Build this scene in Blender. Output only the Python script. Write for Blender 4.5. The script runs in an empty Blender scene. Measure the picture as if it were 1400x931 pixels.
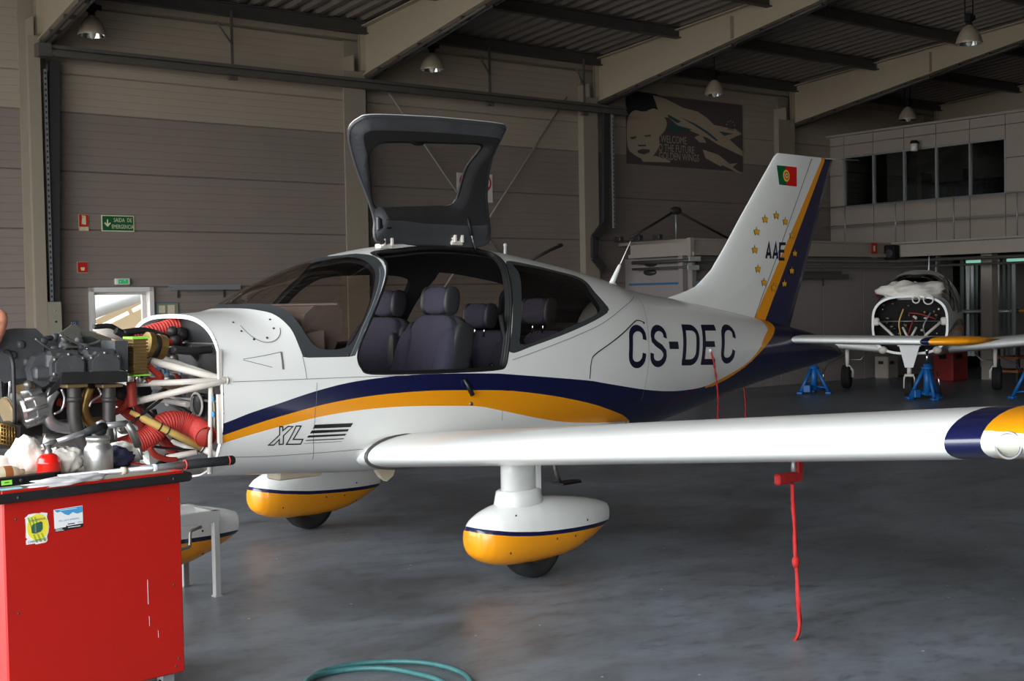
import bpy, bmesh, math, random
import numpy as np
from mathutils import Vector, Matrix

S = bpy.context.scene
COL = S.collection
random.seed(7)
rng = np.random.default_rng(7)

# ------------------------------------------------------------------ camera
cam_d = bpy.data.cameras.new('camera'); cam = bpy.data.objects.new('camera', cam_d); COL.objects.link(cam)
PITCH, ROLL, CAMH = .032070, -.017998, 1.6095
cam_d.sensor_width = 36.0; cam_d.lens = 1730.0/1400*36.0; cam_d.clip_end = 300; cam_d.clip_start = .05
_cp, _sp, _c, _s = math.cos(PITCH), math.sin(PITCH), math.cos(ROLL), math.sin(ROLL)
_r = Vector((1, 0, 0)); _f = Vector((0, _cp, -_sp)); _u = Vector((0, _sp, _cp))
_r2 = _r*_c + _u*_s; _u2 = _u*_c - _r*_s
cam.matrix_world = Matrix(((_r2.x, _u2.x, -_f.x, 0), (_r2.y, _u2.y, -_f.y, 0), (_r2.z, _u2.z, -_f.z, CAMH), (0, 0, 0, 1)))
S.camera = cam

# ------------------------------------------------------------------ daylight: bright overcast sky that comes in by the open hangar door, and a sun outside
HR = math.radians(38.0)                     # the hangar's long axis; hangar coordinates are (w, n, z)
def HW(w, n, z=0.0):
    return Vector((w*math.cos(HR)-n*math.sin(HR), w*math.sin(HR)+n*math.cos(HR), z))
WORLD = bpy.data.worlds.new('sky'); S.world = WORLD; WORLD.use_nodes = True
wn = WORLD.node_tree.nodes; bg = wn['Background']
bg.inputs['Color'].default_value = (.93, .965, 1.0, 1); bg.inputs['Strength'].default_value = 4.6
sun_d = bpy.data.lights.new('sun', 'SUN'); sun_d.energy = 3.0; sun_d.angle = .02; sun_d.color = (1, .95, .86)
sun = bpy.data.objects.new('sun', sun_d); COL.objects.link(sun)
sun.rotation_euler = Vector((math.cos(HR)*.25-math.sin(HR)*.8, math.sin(HR)*.25+math.cos(HR)*.8, .95)).to_track_quat('Z', 'Y').to_euler()
DOOR_W, DOOR_N0, DOOR_N1, DOOR_H = -2.6, -6.5, 14.6, 5.2   # the open hangar door
po_d = bpy.data.lights.new('door_portal', 'AREA'); po_d.shape = 'RECTANGLE'; po_d.size = DOOR_N1-DOOR_N0; po_d.size_y = DOOR_H; po_d.energy = 1
po_d.cycles.is_portal = True
po = bpy.data.objects.new('door_portal', po_d); COL.objects.link(po)
po.matrix_world = Matrix.Translation(HW(DOOR_W, (DOOR_N0+DOOR_N1)/2, DOOR_H/2)) @ Matrix.Rotation(HR, 4, 'Z') @ Matrix(((0, 0, -1, 0), (1, 0, 0, 0), (0, -1, 0, 0), (0, 0, 0, 1)))
vs = S.view_settings; vs.view_transform = 'Standard'; vs.look = 'None'; vs.exposure = 1.05; vs.gamma = 1.0; vs.use_curve_mapping = False

# ------------------------------------------------------------------ materials
def lin(c):
    c = c/255.0
    return c/12.92 if c <= .04045 else ((c+.055)/1.055)**2.4
MATS = {}
def mat(name, rgb, rough=.5, metal=0.0, coat=0.0, var=0.0, scale=6.0, bump=0.0, bscale=40.0, stretch=None, rvar=0.0, rgb2=None, spec=.5):
    m = bpy.data.materials.new(name); m.use_nodes = True
    nt = m.node_tree; b = nt.nodes['Principled BSDF']
    col = tuple(lin(v) for v in rgb)+(1,)
    b.inputs['Base Color'].default_value = col; b.inputs['Roughness'].default_value = rough; b.inputs['Metallic'].default_value = metal
    b.inputs['Coat Weight'].default_value = coat; b.inputs['Coat Roughness'].default_value = .08
    b.inputs['Specular IOR Level'].default_value = spec
    tc = None
    def coords():
        nonlocal tc
        if tc is None:
            tc = nt.nodes.new('ShaderNodeTexCoord')
            if stretch:
                mp = nt.nodes.new('ShaderNodeMapping'); mp.inputs['Scale'].default_value = stretch
                nt.links.new(tc.outputs['Object'], mp.inputs['Vector']); tc = mp
        return tc.outputs['Object'] if 'Object' in tc.outputs else tc.outputs['Vector']
    if var > 0:
        n = nt.nodes.new('ShaderNodeTexNoise'); n.inputs['Scale'].default_value = scale; n.inputs['Detail'].default_value = 6; n.inputs['Roughness'].default_value = .65
        nt.links.new(coords(), n.inputs['Vector'])
        r = nt.nodes.new('ShaderNodeValToRGB'); r.color_ramp.elements[0].position = .3; r.color_ramp.elements[1].position = .72
        lo = tuple(v*(1-var) for v in col[:3])+(1,)
        hi = (tuple(min(1, v*(1+var)) for v in col[:3]) if rgb2 is None else tuple(lin(v) for v in rgb2))+(1,)
        r.color_ramp.elements[0].color = lo; r.color_ramp.elements[1].color = hi
        nt.links.new(n.outputs['Fac'], r.inputs['Fac']); nt.links.new(r.outputs['Color'], b.inputs['Base Color'])
        if rvar > 0:
            mr = nt.nodes.new('ShaderNodeMapRange'); mr.inputs['To Min'].default_value = max(0, rough-rvar); mr.inputs['To Max'].default_value = min(1, rough+rvar)
            nt.links.new(n.outputs['Fac'], mr.inputs['Value']); nt.links.new(mr.outputs['Result'], b.inputs['Roughness'])
    if bump > 0:
        n2 = nt.nodes.new('ShaderNodeTexNoise'); n2.inputs['Scale'].default_value = bscale; n2.inputs['Detail'].default_value = 4
        nt.links.new(coords(), n2.inputs['Vector'])
        bp = nt.nodes.new('ShaderNodeBump'); bp.inputs['Strength'].default_value = bump; bp.inputs['Distance'].default_value = .02
        nt.links.new(n2.outputs['Fac'], bp.inputs['Height']); nt.links.new(bp.outputs['Normal'], b.inputs['Normal'])
    MATS[name] = m
    return m
def glass(name, tint, gloss=.04):
    m = bpy.data.materials.new(name); m.use_nodes = True; nt = m.node_tree; nt.nodes.clear()
    o = nt.nodes.new('ShaderNodeOutputMaterial'); mx = nt.nodes.new('ShaderNodeMixShader'); t = nt.nodes.new('ShaderNodeBsdfTransparent'); g = nt.nodes.new('ShaderNodeBsdfGlossy')
    t.inputs['Color'].default_value = tuple(tint)+(1,); g.inputs['Roughness'].default_value = .02
    lw = nt.nodes.new('ShaderNodeLayerWeight'); lw.inputs['Blend'].default_value = .5; pw_ = nt.nodes.new('ShaderNodeMath'); pw_.operation = 'POWER'; pw_.inputs[1].default_value = 4.5; ad = nt.nodes.new('ShaderNodeMath'); ad.operation = 'MULTIPLY_ADD'; ad.inputs[1].default_value = .9; ad.inputs[2].default_value = gloss; ad.use_clamp = True
    nt.links.new(lw.outputs['Facing'], pw_.inputs[0]); nt.links.new(pw_.outputs[0], ad.inputs[0]); nt.links.new(ad.outputs[0], mx.inputs['Fac']); nt.links.new(t.outputs[0], mx.inputs[1]); nt.links.new(g.outputs[0], mx.inputs[2]); nt.links.new(mx.outputs[0], o.inputs['Surface'])
    MATS[name] = m
    return m
def emit(name, rgb, strength):
    m = bpy.data.materials.new(name); m.use_nodes = True; nt = m.node_tree; b = nt.nodes['Principled BSDF']
    b.inputs['Base Color'].default_value = tuple(lin(v) for v in rgb)+(1,)
    b.inputs['Emission Color'].default_value = tuple(lin(v) for v in rgb)+(1,); b.inputs['Emission Strength'].default_value = strength
    MATS[name] = m
    return m
mat('white_paint', (234, 235, 231), .32, coat=.5, var=.03, scale=2.5)
mat('grey_paint', (165, 166, 164), .45, var=.05)
mat('navy_paint', (16, 22, 62), .25, coat=.6)
mat('orange_paint', (236, 152, 12), .35, coat=.4)
mat('frame_black', (60, 63, 65), .4, var=.06)
mat('slate', (84, 92, 98), .4, var=.05)
mat('seal_black', (16, 16, 17), .6)
mat('rim_grey', (64, 65, 68), .42, var=.12, scale=9)
mat('suede', (25, 25, 26), .95, var=.25, scale=25, bump=.15, bscale=160)
mat('liner', (26, 25, 26), .9)
mat('cabin_grey', (104, 94, 90), .7)
mat('line_grey', (110, 110, 108), .6)
mat('decal_navy', (15, 19, 46), .35)
mat('decal_black', (18, 18, 18), .4)
mat('star_gold', (226, 168, 40), .4)
mat('flag_green', (0, 92, 52), .4)
mat('flag_red', (205, 20, 22), .4)
mat('flag_yellow', (225, 200, 60), .4)
mat('seat_fabric', (50, 48, 63), .95, var=.22, scale=70, bump=.25, bscale=220)
mat('seat_dark', (34, 34, 46), .95, var=.2, scale=70)
mat('seat_vinyl', (40, 41, 44), .5)
mat('chrome', (205, 205, 205), .15, metal=1)
mat('aluminium', (190, 190, 188), .38, metal=.9, var=.12, scale=14, bump=.1)
mat('steel', (140, 138, 134), .42, metal=.8, var=.15, scale=10)
mat('dark_steel', (70, 68, 66), .5, metal=.5, var=.2)
mat('engine_grey', (67, 69, 71), .5, var=.22, scale=9, bump=.1, bscale=60)
mat('engine_black', (30, 29, 30), .5, var=.3, scale=12)
mat('engine_white', (214, 208, 198), .45, var=.07, scale=12)
mat('brass', (150, 122, 70), .38, metal=.75, var=.15)
mat('tan_steel', (138, 118, 84), .5, metal=.3, var=.2)
mat('hose_red', (196, 64, 56), .6, var=.1, scale=14)
mat('hose_dark_red', (150, 40, 28), .6, var=.12)
mat('hose_black', (24, 23, 24), .55)
mat('rod_yellow', (214, 180, 100), .5)
mat('firewall', (74, 69, 68), .5, metal=.25, var=.18, scale=4)
mat('tyre', (20, 20, 20), .8, var=.2)
mat('lens_cream', (222, 220, 208), .2, coat=.7)
mat('cream', (196, 184, 160), .5, var=.08)
# hangar
mat('wall_upper', (146, 134, 119), .6, var=.04, scale=1.2)
mat('wall_lower', (120, 109, 101), .55, var=.05, scale=1.2)
mat('column_paint', (132, 122, 107), .55, var=.04)
mat('rafter_paint', (152, 140, 121), .55, var=.04)
mat('dark_beam', (62, 58, 55), .55, var=.1)
mat('rail_dark', (74, 70, 66), .5, var=.12)
mat('deck', (116, 107, 100), .5, var=.08, scale=2)
mat('gallery', (150, 141, 130), .55, var=.04)
mat('office_panel', (142, 131, 121), .5, var=.03)
mat('ground_wall', (138, 129, 126), .6, var=.04)
mat('conduit', (92, 90, 88), .45, metal=.4)
mat('tray_dark', (44, 42, 42), .5)
mat('tray_light', (150, 152, 152), .4, metal=.5)
mat('sign_green', (10, 78, 44), .5)
mat('sign_red', (176, 28, 22), .5)
mat('sign_cream', (206, 200, 160), .6)
mat('sign_white', (198, 194, 190), .6)
mat('sign_blue', (40, 90, 130), .6)
mat('board_green', (118, 122, 96), .6)
mat('print_black', (22, 20, 20), .6)
mat('ebox', (128, 124, 108), .5)
mat('banner', (74, 64, 62), .7)
mat('banner_pale', (158, 142, 122), .7)
mat('banner_teal', (46, 74, 76), .7)
mat('banner_text', (160, 150, 138), .7)
mat('lamp_metal', (150, 138, 120), .4, metal=.25)
mat('lamp_dark', (18, 17, 17), .7, spec=.2)
mat('lamp_glass', (170, 176, 170), .2)
mat('cloth_white', (226, 222, 212), .9, var=.05, bump=.3, bscale=30)
mat('cabinet_red', (168, 18, 6), .42, var=.05, scale=3)
mat('bumper', (24, 24, 25), .5, var=.2, scale=14)
mat('worktop', (150, 145, 130), .5, var=.1)
mat('hose_green', (54, 104, 104), .45, var=.2, scale=20)
mat('jack_blue', (18, 96, 166), .45, var=.08)
mat('skin', (206, 140, 112), .5, var=.06, scale=12)
mat('shirt', (60, 72, 96), .9)
mat('trousers', (44, 48, 60), .9)
mat('shoe', (28, 24, 22), .6)
mat('hair', (40, 28, 20), .7)
mat('can_red', (214, 26, 16), .25, coat=.6)
mat('ribbon_red', (164, 22, 22), .75, var=.3, scale=30)
mat('grip_black', (20, 20, 21), .7)
mat('tube_grey', (168, 168, 170), .35, metal=.6)
mat('plastic_wrap', (190, 190, 190), .25)
mat('label_green', (150, 226, 80), .5)
mat('pale_blue', (160, 214, 226), .5)
mat('dark_blue', (36, 36, 66), .8)
mat('bottle_cream', (216, 204, 172), .4, var=.08)
mat('sticker_white', (226, 226, 224), .4)
mat('sticker_yellow', (230, 214, 60), .4)
mat('sticker_lime', (150, 178, 50), .4)
mat('sticker_teal', (48, 92, 76), .4)
mat('sticker_blue', (70, 150, 200), .4)
mat('sticker_print', (50, 78, 110), .5)
mat('strip_pvc', (118, 126, 120), .3, spec=.6)
mat('wood_orange', (150, 84, 40), .6)
mat('box_red', (120, 20, 18), .5)
mat('asphalt', (150, 146, 138), .9, var=.1, scale=.6)
mat('outside_tan', (182, 165, 138), .6)
mat('outside_white', (235, 235, 232), .5)
mat('outside_grey', (130, 132, 134), .5)
emit('lamp_green', (140, 205, 180), .35)
emit('exit_lit', (30, 120, 70), .5)
glass('glass_tint', (.80, .75, .71), .06)
glass('glass_clear', (.86, .87, .86))
glass('glass_door', (.95, .96, .95))
glass('glass_office', (.5, .53, .51), .07)

# ------------------------------------------------------------------ mesh helpers
I4 = Matrix.Identity(4)
class MB:
    def __init__(self, m=None):
        self.v = []; self.f = []; self.mi = []; self.sm = []; self.mats = []; self.T = I4; self.m = m
    def mid(self, m):
        m = m or self.m
        if m not in self.mats: self.mats.append(m)
        return self.mats.index(m)
    def add(self, verts, faces, m=None, smooth=False):
        k = len(self.v); T = self.T
        if T is I4: self.v.extend(tuple(p) for p in verts)
        else: self.v.extend(tuple(T @ Vector(p)) for p in verts)
        mi = self.mid(m)
        for f in faces:
            self.f.append([i+k for i in f]); self.mi.append(mi); self.sm.append(smooth)
        return self
    def box(self, c, s, m=None, ch=0.0):
        x, y, z = c; a, b, d = s[0]/2, s[1]/2, s[2]/2
        if ch <= 0:
            vs = [(x+i*a, y+j*b, z+k*d) for i in (-1, 1) for j in (-1, 1) for k in (-1, 1)]
            return self.add(vs, [(0, 1, 3, 2), (4, 6, 7, 5), (0, 4, 5, 1), (2, 3, 7, 6), (0, 2, 6, 4), (1, 5, 7, 3)], m)
        ch = min(ch, a*.95, b*.95, d*.95); vs = []; idx = {}
        for i in (-1, 1):
            for j in (-1, 1):
                for k in (-1, 1):
                    idx[i, j, k] = len(vs)
                    vs += [(x+i*a, y+j*(b-ch), z+k*(d-ch)), (x+i*(a-ch), y+j*b, z+k*(d-ch)), (x+i*(a-ch), y+j*(b-ch), z+k*d)]
        g = lambda i, j, k, t: idx[i, j, k]+t
        F = []
        for i in (-1, 1):
            q = [g(i, -1, -1, 0), g(i, 1, -1, 0), g(i, 1, 1, 0), g(i, -1, 1, 0)]; F.append(q if i > 0 else q[::-1])
            q = [g(-1, i, -1, 1), g(-1, i, 1, 1), g(1, i, 1, 1), g(1, i, -1, 1)]; F.append(q if i > 0 else q[::-1])
            q = [g(-1, -1, i, 2), g(1, -1, i, 2), g(1, 1, i, 2), g(-1, 1, i, 2)]; F.append(q if i > 0 else q[::-1])
        for i in (-1, 1):
            for j in (-1, 1):
                q = [g(i, j, -1, 0), g(i, j, -1, 1), g(i, j, 1, 1), g(i, j, 1, 0)]; F.append(q if i*j > 0 else q[::-1])
                q = [g(i, -1, j, 0), g(i, 1, j, 0), g(i, 1, j, 2), g(i, -1, j, 2)]; F.append(q if i*j > 0 else q[::-1])
                q = [g(-1, i, j, 1), g(-1, i, j, 2), g(1, i, j, 2), g(1, i, j, 1)]; F.append(q if i*j > 0 else q[::-1])
                for k in (-1, 1):
                    q = [g(i, j, k, 0), g(i, j, k, 1), g(i, j, k, 2)]; F.append(q if i*j*k > 0 else q[::-1])
        return self.add(vs, F, m)
    def tube(self, pts, r, m=None, n=8, caps=True, smooth=True, closed=False):
        P = [Vector(p) for p in pts]; N = len(P)
        R = [r]*N if not hasattr(r, '__len__') else list(r)
        vs = []; up = None
        for i in range(N):
            if closed: t = P[(i+1) % N]-P[i-1]
            else: t = P[min(i+1, N-1)]-P[max(i-1, 0)]
            if t.length < 1e-9: t = Vector((0, 0, 1))
            t.normalize()
            if up is None: up = Vector((0, 0, 1)) if abs(t.z) < .9 else Vector((1, 0, 0))
            a = up-t*up.dot(t)
            if a.length < 1e-6: a = t.orthogonal()
            a.normalize(); b = t.cross(a); up = a
            for k in range(n):
                th = 2*math.pi*k/n
                vs.append(P[i]+(a*math.cos(th)+b*math.sin(th))*R[i])
        F = [(i*n+k, i*n+(k+1) % n, (i+1)*n+(k+1) % n, (i+1)*n+k) for i in range(N-1) for k in range(n)]
        if closed: F += [((N-1)*n+k, (N-1)*n+(k+1) % n, (k+1) % n, k) for k in range(n)]
        self.add(vs, F, m, smooth)
        if caps and not closed:
            self.add([vs[k] for k in range(n)], [tuple(range(n))[::-1]], m)
            self.add([vs[(N-1)*n+k] for k in range(n)], [tuple(range(n))], m)
        return self
    def lathe(self, prof, c=(0, 0, 0), m=None, n=24, axis='z', smooth=True):
        vs = []; F = []
        for r, h in prof:
            for k in range(n):
                th = 2*math.pi*k/n; a, b = r*math.cos(th), r*math.sin(th)
                p = {'z': (a, b, h), 'y': (b, h, a), 'x': (h, a, b)}[axis]
                vs.append((c[0]+p[0], c[1]+p[1], c[2]+p[2]))
        for i in range(len(prof)-1):
            for k in range(n): F.append((i*n+k, i*n+(k+1) % n, (i+1)*n+(k+1) % n, (i+1)*n+k))
        return self.add(vs, F, m, smooth)
    def prism(self, poly, h0, h1, m=None, axis='z', mtop=None):
        """polygon extruded along an axis; poly is given in the two other axes (z: xy, y: xz, x: yz)"""
        def P(a, b, h): return {'z': (a, b, h), 'y': (a, h, b), 'x': (h, a, b)}[axis]
        n = len(poly); vs = [P(a, b, h0) for a, b in poly]+[P(a, b, h1) for a, b in poly]
        self.add(vs, [(i, (i+1) % n, n+(i+1) % n, n+i) for i in range(n)]+[tuple(range(n))[::-1]], m)
        return self.add(vs[n:], [tuple(range(n))], mtop or m)
    def ball(self, c, r, m=None, nu=16, nv=10, e=2.0, fn=None, smooth=True):
        """superellipsoid with exponent e"""
        rx, ry, rz = (r, r, r) if not hasattr(r, '__len__') else r
        sp = lambda t: math.copysign(abs(t)**(2/e), t)
        vs = []
        for j in range(nv+1):
            ph = math.pi*(j/nv-.5)
            for i in range(nu):
                th = 2*math.pi*i/nu
                d = (sp(math.cos(ph))*sp(math.cos(th)), sp(math.cos(ph))*sp(math.sin(th)), sp(math.sin(ph)))
                k = fn(d) if fn else 1.0
                vs.append((c[0]+rx*d[0]*k, c[1]+ry*d[1]*k, c[2]+rz*d[2]*k))
        F = [(j*nu+i, j*nu+(i+1) % nu, (j+1)*nu+(i+1) % nu, (j+1)*nu+i) for j in range(nv) for i in range(nu)]
        return self.add(vs, F, m, smooth)
    def loft(self, rings, m=None, caps=True, smooth=True, closed=True):
        n = len(rings[0]); vs = [p for r in rings for p in r]; F = []
        for i in range(len(rings)-1):
            for k in range(n if closed else n-1): F.append((i*n+k, i*n+(k+1) % n, (i+1)*n+(k+1) % n, (i+1)*n+k))
        self.add(vs, F, m, smooth)
        if caps:
            self.add(rings[0], [tuple(range(n))[::-1]], m); self.add(rings[-1], [tuple(range(n))], m)
        return self
    def mesh(self, name):
        me = bpy.data.meshes.new(name); me.from_pydata(self.v, [], self.f)
        for k in self.mats: me.materials.append(MATS[k])
        me.polygons.foreach_set('material_index', self.mi); me.polygons.foreach_set('use_smooth', self.sm)
        me.validate(); me.update()
        bm = bmesh.new(); bm.from_mesh(me); bmesh.ops.remove_doubles(bm, verts=bm.verts, dist=1e-5)
        bmesh.ops.recalc_face_normals(bm, faces=bm.faces); bm.to_mesh(me); bm.free()
        return me
    def build(self, name, parent=None, loc=None, rz=None):
        return link(name, self.mesh(name), parent, loc, rz)
def link(name, me, parent=None, loc=None, rz=None):
    o = bpy.data.objects.new(name, me); COL.objects.link(o)
    if parent is not None: o.parent = parent
    if loc is not None: o.location = loc
    if rz is not None: o.rotation_euler = (0, 0, rz)
    return o
def tag(o, label=None, cat=None, group=None, kind=None):
    if label: o['label'] = label
    if cat: o['category'] = cat
    if group: o['group'] = group
    if kind: o['kind'] = kind
    return o
def thing(name, label, cat, loc=(0, 0, 0), rz=0.0, group=None):
    o = bpy.data.objects.new(name, None); COL.objects.link(o); o.location = loc; o.rotation_euler = (0, 0, rz); o.empty_display_size = .1
    return tag(o, label, cat, group)
def kids(o): return [c for c in COL.objects if c.parent is o]
def dup(o, loc=None, rz=None, label=None, group=None, parent=None):
    c = o.copy(); COL.objects.link(c)
    if parent is not None: c.parent = parent
    if loc is not None: c.location = loc
    if rz is not None: c.rotation_euler = (0, 0, rz)
    if label: c['label'] = label
    if group: c['group'] = group
    for ch in kids(o): dup(ch, parent=c)
    return c
def spline(pts, n=8):
    P = [Vector(p) for p in pts]
    if len(P) < 3: return P
    out = []
    for i in range(len(P)-1):
        p0 = P[i-1] if i else P[0]*2-P[1]; p1 = P[i]; p2 = P[i+1]; p3 = P[i+2] if i+2 < len(P) else P[-1]*2-P[-2]
        for k in range(n):
            t = k/n
            out.append(.5*((2*p1)+(p2-p0)*t+(2*p0-5*p1+4*p2-p3)*t*t+(3*p1-p0-3*p2+p3)*t**3))
    return out+[P[-1]]
def text_mesh(s, size, m, align='CENTER', spacing=1.0, squash=1.0, extrude=0.0):
    cu = bpy.data.curves.new('text', 'FONT'); cu.body = s; cu.size = size; cu.align_x = align; cu.align_y = 'CENTER'; cu.space_character = spacing; cu.extrude = extrude
    cu.resolution_u = 3
    o = bpy.data.objects.new('text', cu); COL.objects.link(o)
    me = bpy.data.meshes.new_from_object(o.evaluated_get(bpy.context.evaluated_depsgraph_get()))
    bpy.data.objects.remove(o); bpy.data.curves.remove(cu)
    for v in me.vertices: v.co.x *= squash
    me.materials.clear(); me.materials.append(MATS[m])
    return me
def text(s, size, m, parent, M, name='lettering', **k):
    """flat lettering; M maps its x-right, y-up plane to the parent's space"""
    me = text_mesh(s, size, m, **k); me.transform(M)
    return link(name, me, parent)
def facing(n, at, right):
    """matrix whose x runs along `right`, y is up, z is the normal n"""
    r = Vector(right).normalized(); nn = Vector(n).normalized(); u = nn.cross(r); a = Vector(at)
    return Matrix(((r.x, u.x, nn.x, a.x), (r.y, u.y, nn.y, a.y), (r.z, u.z, nn.z, a.z), (0, 0, 0, 1)))


# ================================================================== THE HANGAR (hangar coordinates w, n, z)
def struct(name, mb, parent=None):
    o = mb.build(name, parent, rz=None if parent else HR)
    if parent is None: o['kind'] = 'structure'
    return o
WN = 16.4          # inner face of the long wall
W_END = 27.0
def roof_z(n):
    return 5.72+.075*(16.4-n) if n > 3.9 else 5.72+.075*(16.4-3.9)-.075*(3.9-n)

# floor: glossy grey-blue paint, worn
fm = bpy.data.materials.new('floor_paint'); fm.use_nodes = True
nt = fm.node_tree; b = nt.nodes['Principled BSDF']
tc = nt.nodes.new('ShaderNodeTexCoord'); mp = nt.nodes.new('ShaderNodeMapping'); mp.inputs['Rotation'].default_value = (0, 0, .2); mp.inputs['Scale'].default_value = (.75, 1.1, 1)
nt.links.new(tc.outputs['Object'], mp.inputs['Vector'])
n1 = nt.nodes.new('ShaderNodeTexNoise'); n1.inputs['Scale'].default_value = 1.1; n1.inputs['Detail'].default_value = 8; n1.inputs['Roughness'].default_value = .7; n1.inputs['Distortion'].default_value = .6
nt.links.new(mp.outputs['Vector'], n1.inputs['Vector'])
r1 = nt.nodes.new('ShaderNodeValToRGB'); r1.color_ramp.elements[0].position = .34; r1.color_ramp.elements[1].position = .66
r1.color_ramp.elements[0].color = (lin(86), lin(88), lin(91), 1); r1.color_ramp.elements[1].color = (lin(122), lin(130), lin(138), 1)
nt.links.new(n1.outputs['Fac'], r1.inputs['Fac'])
n2 = nt.nodes.new('ShaderNodeTexNoise'); n2.inputs['Scale'].default_value = 7; n2.inputs['Detail'].default_value = 12; n2.inputs['Roughness'].default_value = .78
nt.links.new(mp.outputs['Vector'], n2.inputs['Vector'])
r2 = nt.nodes.new('ShaderNodeValToRGB'); r2.color_ramp.elements[0].position = .36; r2.color_ramp.elements[1].position = .50
r2.color_ramp.elements[0].color = (.36, .34, .33, 1); r2.color_ramp.elements[1].color = (1, 1, 1, 1)
nt.links.new(n2.outputs['Fac'], r2.inputs['Fac'])
mx = nt.nodes.new('ShaderNodeMix'); mx.data_type = 'RGBA'; mx.blend_type = 'MULTIPLY'; mx.inputs['Factor'].default_value = .6
nt.links.new(r1.outputs['Color'], mx.inputs['A']); nt.links.new(r2.outputs['Color'], mx.inputs['B'])
v1 = nt.nodes.new('ShaderNodeTexVoronoi'); v1.inputs['Scale'].default_value = 5.0; nt.links.new(tc.outputs['Object'], v1.inputs['Vector'])
lt = nt.nodes.new('ShaderNodeMath'); lt.operation = 'LESS_THAN'; lt.inputs[1].default_value = .034; nt.links.new(v1.outputs['Distance'], lt.inputs[0])
mx2 = nt.nodes.new('ShaderNodeMix'); mx2.data_type = 'RGBA'; mx2.inputs['B'].default_value = (.55, .56, .56, 1)
nt.links.new(lt.outputs[0], mx2.inputs['Factor']); nt.links.new(mx.outputs['Result'], mx2.inputs['A']); nt.links.new(mx2.outputs['Result'], b.inputs['Base Color'])
rr = nt.nodes.new('ShaderNodeMapRange'); rr.inputs['To Min'].default_value = .24; rr.inputs['To Max'].default_value = .5
nt.links.new(n1.outputs['Fac'], rr.inputs['Value']); nt.links.new(rr.outputs['Result'], b.inputs['Roughness'])
bp = nt.nodes.new('ShaderNodeBump'); bp.inputs['Strength'].default_value = .25; bp.inputs['Distance'].default_value = .01
nt.links.new(n2.outputs['Fac'], bp.inputs['Height']); nt.links.new(bp.outputs['Normal'], b.inputs['Normal'])
MATS['floor_paint'] = fm
m = MB('floor_paint'); m.box(((W_END+DOOR_W)/2, 3.5, -.1), (W_END-DOOR_W, 26.2, .2)); struct('floor', m)
m = MB('asphalt'); m.box((0, 10, -.36), (150, 150, .2)); struct('ground', m)

# long wall: backing with the exit door hole, faced with ribbed sandwich panels
DW0, DW1, DWT = 5.82, 6.69, 1.87
m = MB('wall_lower')
for a, b_, z0, z1 in ((DOOR_W, DW0, 0, 6.0), (DW1, W_END, 0, 6.0), (DW0, DW1, DWT, 6.0)):
    m.box(((a+b_)/2, WN+.12, (z0+z1)/2), (b_-a, .14, z1-z0))
wall_back = struct('wall_back', m)
def ribbed(L, h, mat_):
    """a wall panel with shallow horizontal micro-ribs and chamfered joints"""
    prof = [(0, .02), (.005, .008)]; k = max(3, int(round(h/.105))); s = (h-.012)/k
    for i in range(k):
        z = .006+i*s; prof += [(z+.006, 0), (z+s-.012, 0), (z+s-.006, .005)]
    prof[-1] = (h-.005, .008); prof += [(h, .02)]
    mb = MB(mat_); vs = [(x, d, z) for z, d in prof for x in (0, L)]
    mb.add(vs, [(2*i, 2*i+1, 2*i+3, 2*i+2) for i in range(len(prof)-1)])
    return mb.mesh('panel')
PANELS = {}
def panel(L, h, mat_, loc, parent):
    k = (round(L, 3), round(h, 3), mat_)
    if k not in PANELS: PANELS[k] = ribbed(L, h, mat_)
    return link('panel', PANELS[k], parent, loc)
JOINTS = [0, .93, 1.87, 2.62, 3.37, 4.13, 4.62, 5.5]
for a, b_ in ((-2.5, .36), (.56, 5.18), (5.36, 9.8), (10.12, 14.46), (14.76, 19.55), (19.95, 23.5), (23.5, W_END)):
    for z0, z1 in zip(JOINTS[:-1], JOINTS[1:]):
        mt = 'wall_upper' if z0 >= 4.1 else 'wall_lower'
        if a > 5 and a < 6 and z1 < 2:
            panel(DW0-a, z1-z0, mt, (a, WN, z0), wall_back); panel(b_-DW1, z1-z0, mt, (DW1, WN, z0), wall_back)
        else: panel(b_-a, z1-z0, mt, (a, WN, z0), wall_back)
# eave strut and the pale flashing under the roof edge
m = MB('column_paint'); m.box(((W_END+DOOR_W)/2, WN-.05, 5.56), (W_END-DOOR_W, .2, .12)); m.box(((W_END+DOOR_W)/2, WN-.02, 5.70), (W_END-DOOR_W, .24, .03)); struct('trim_1', m)

# other walls: the one behind the camera, the far end, the door end
m = MB('wall_lower'); m.box(((W_END+DOOR_W)/2, -9.2, 3.0), (W_END-DOOR_W, .2, 6.0)); struct('wall_front', m)
m = MB('wall_lower'); m.box((W_END+.1, 3.5, 3.3), (.2, 26, 6.8)); struct('wall_right', m)
m = MB('wall_lower')
m.box((DOOR_W-.1, (WN+DOOR_N1)/2, 3.0), (.2, WN-DOOR_N1, 6.0)); m.box((DOOR_W-.1, (-9.2+DOOR_N0)/2, 3.0), (.2, DOOR_N0+9.2, 6.0))
m.box((DOOR_W-.1, (DOOR_N0+DOOR_N1)/2, (DOOR_H+6.8)/2), (.2, DOOR_N1-DOOR_N0, 6.8-DOOR_H)); struct('wall_left', m)

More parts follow.
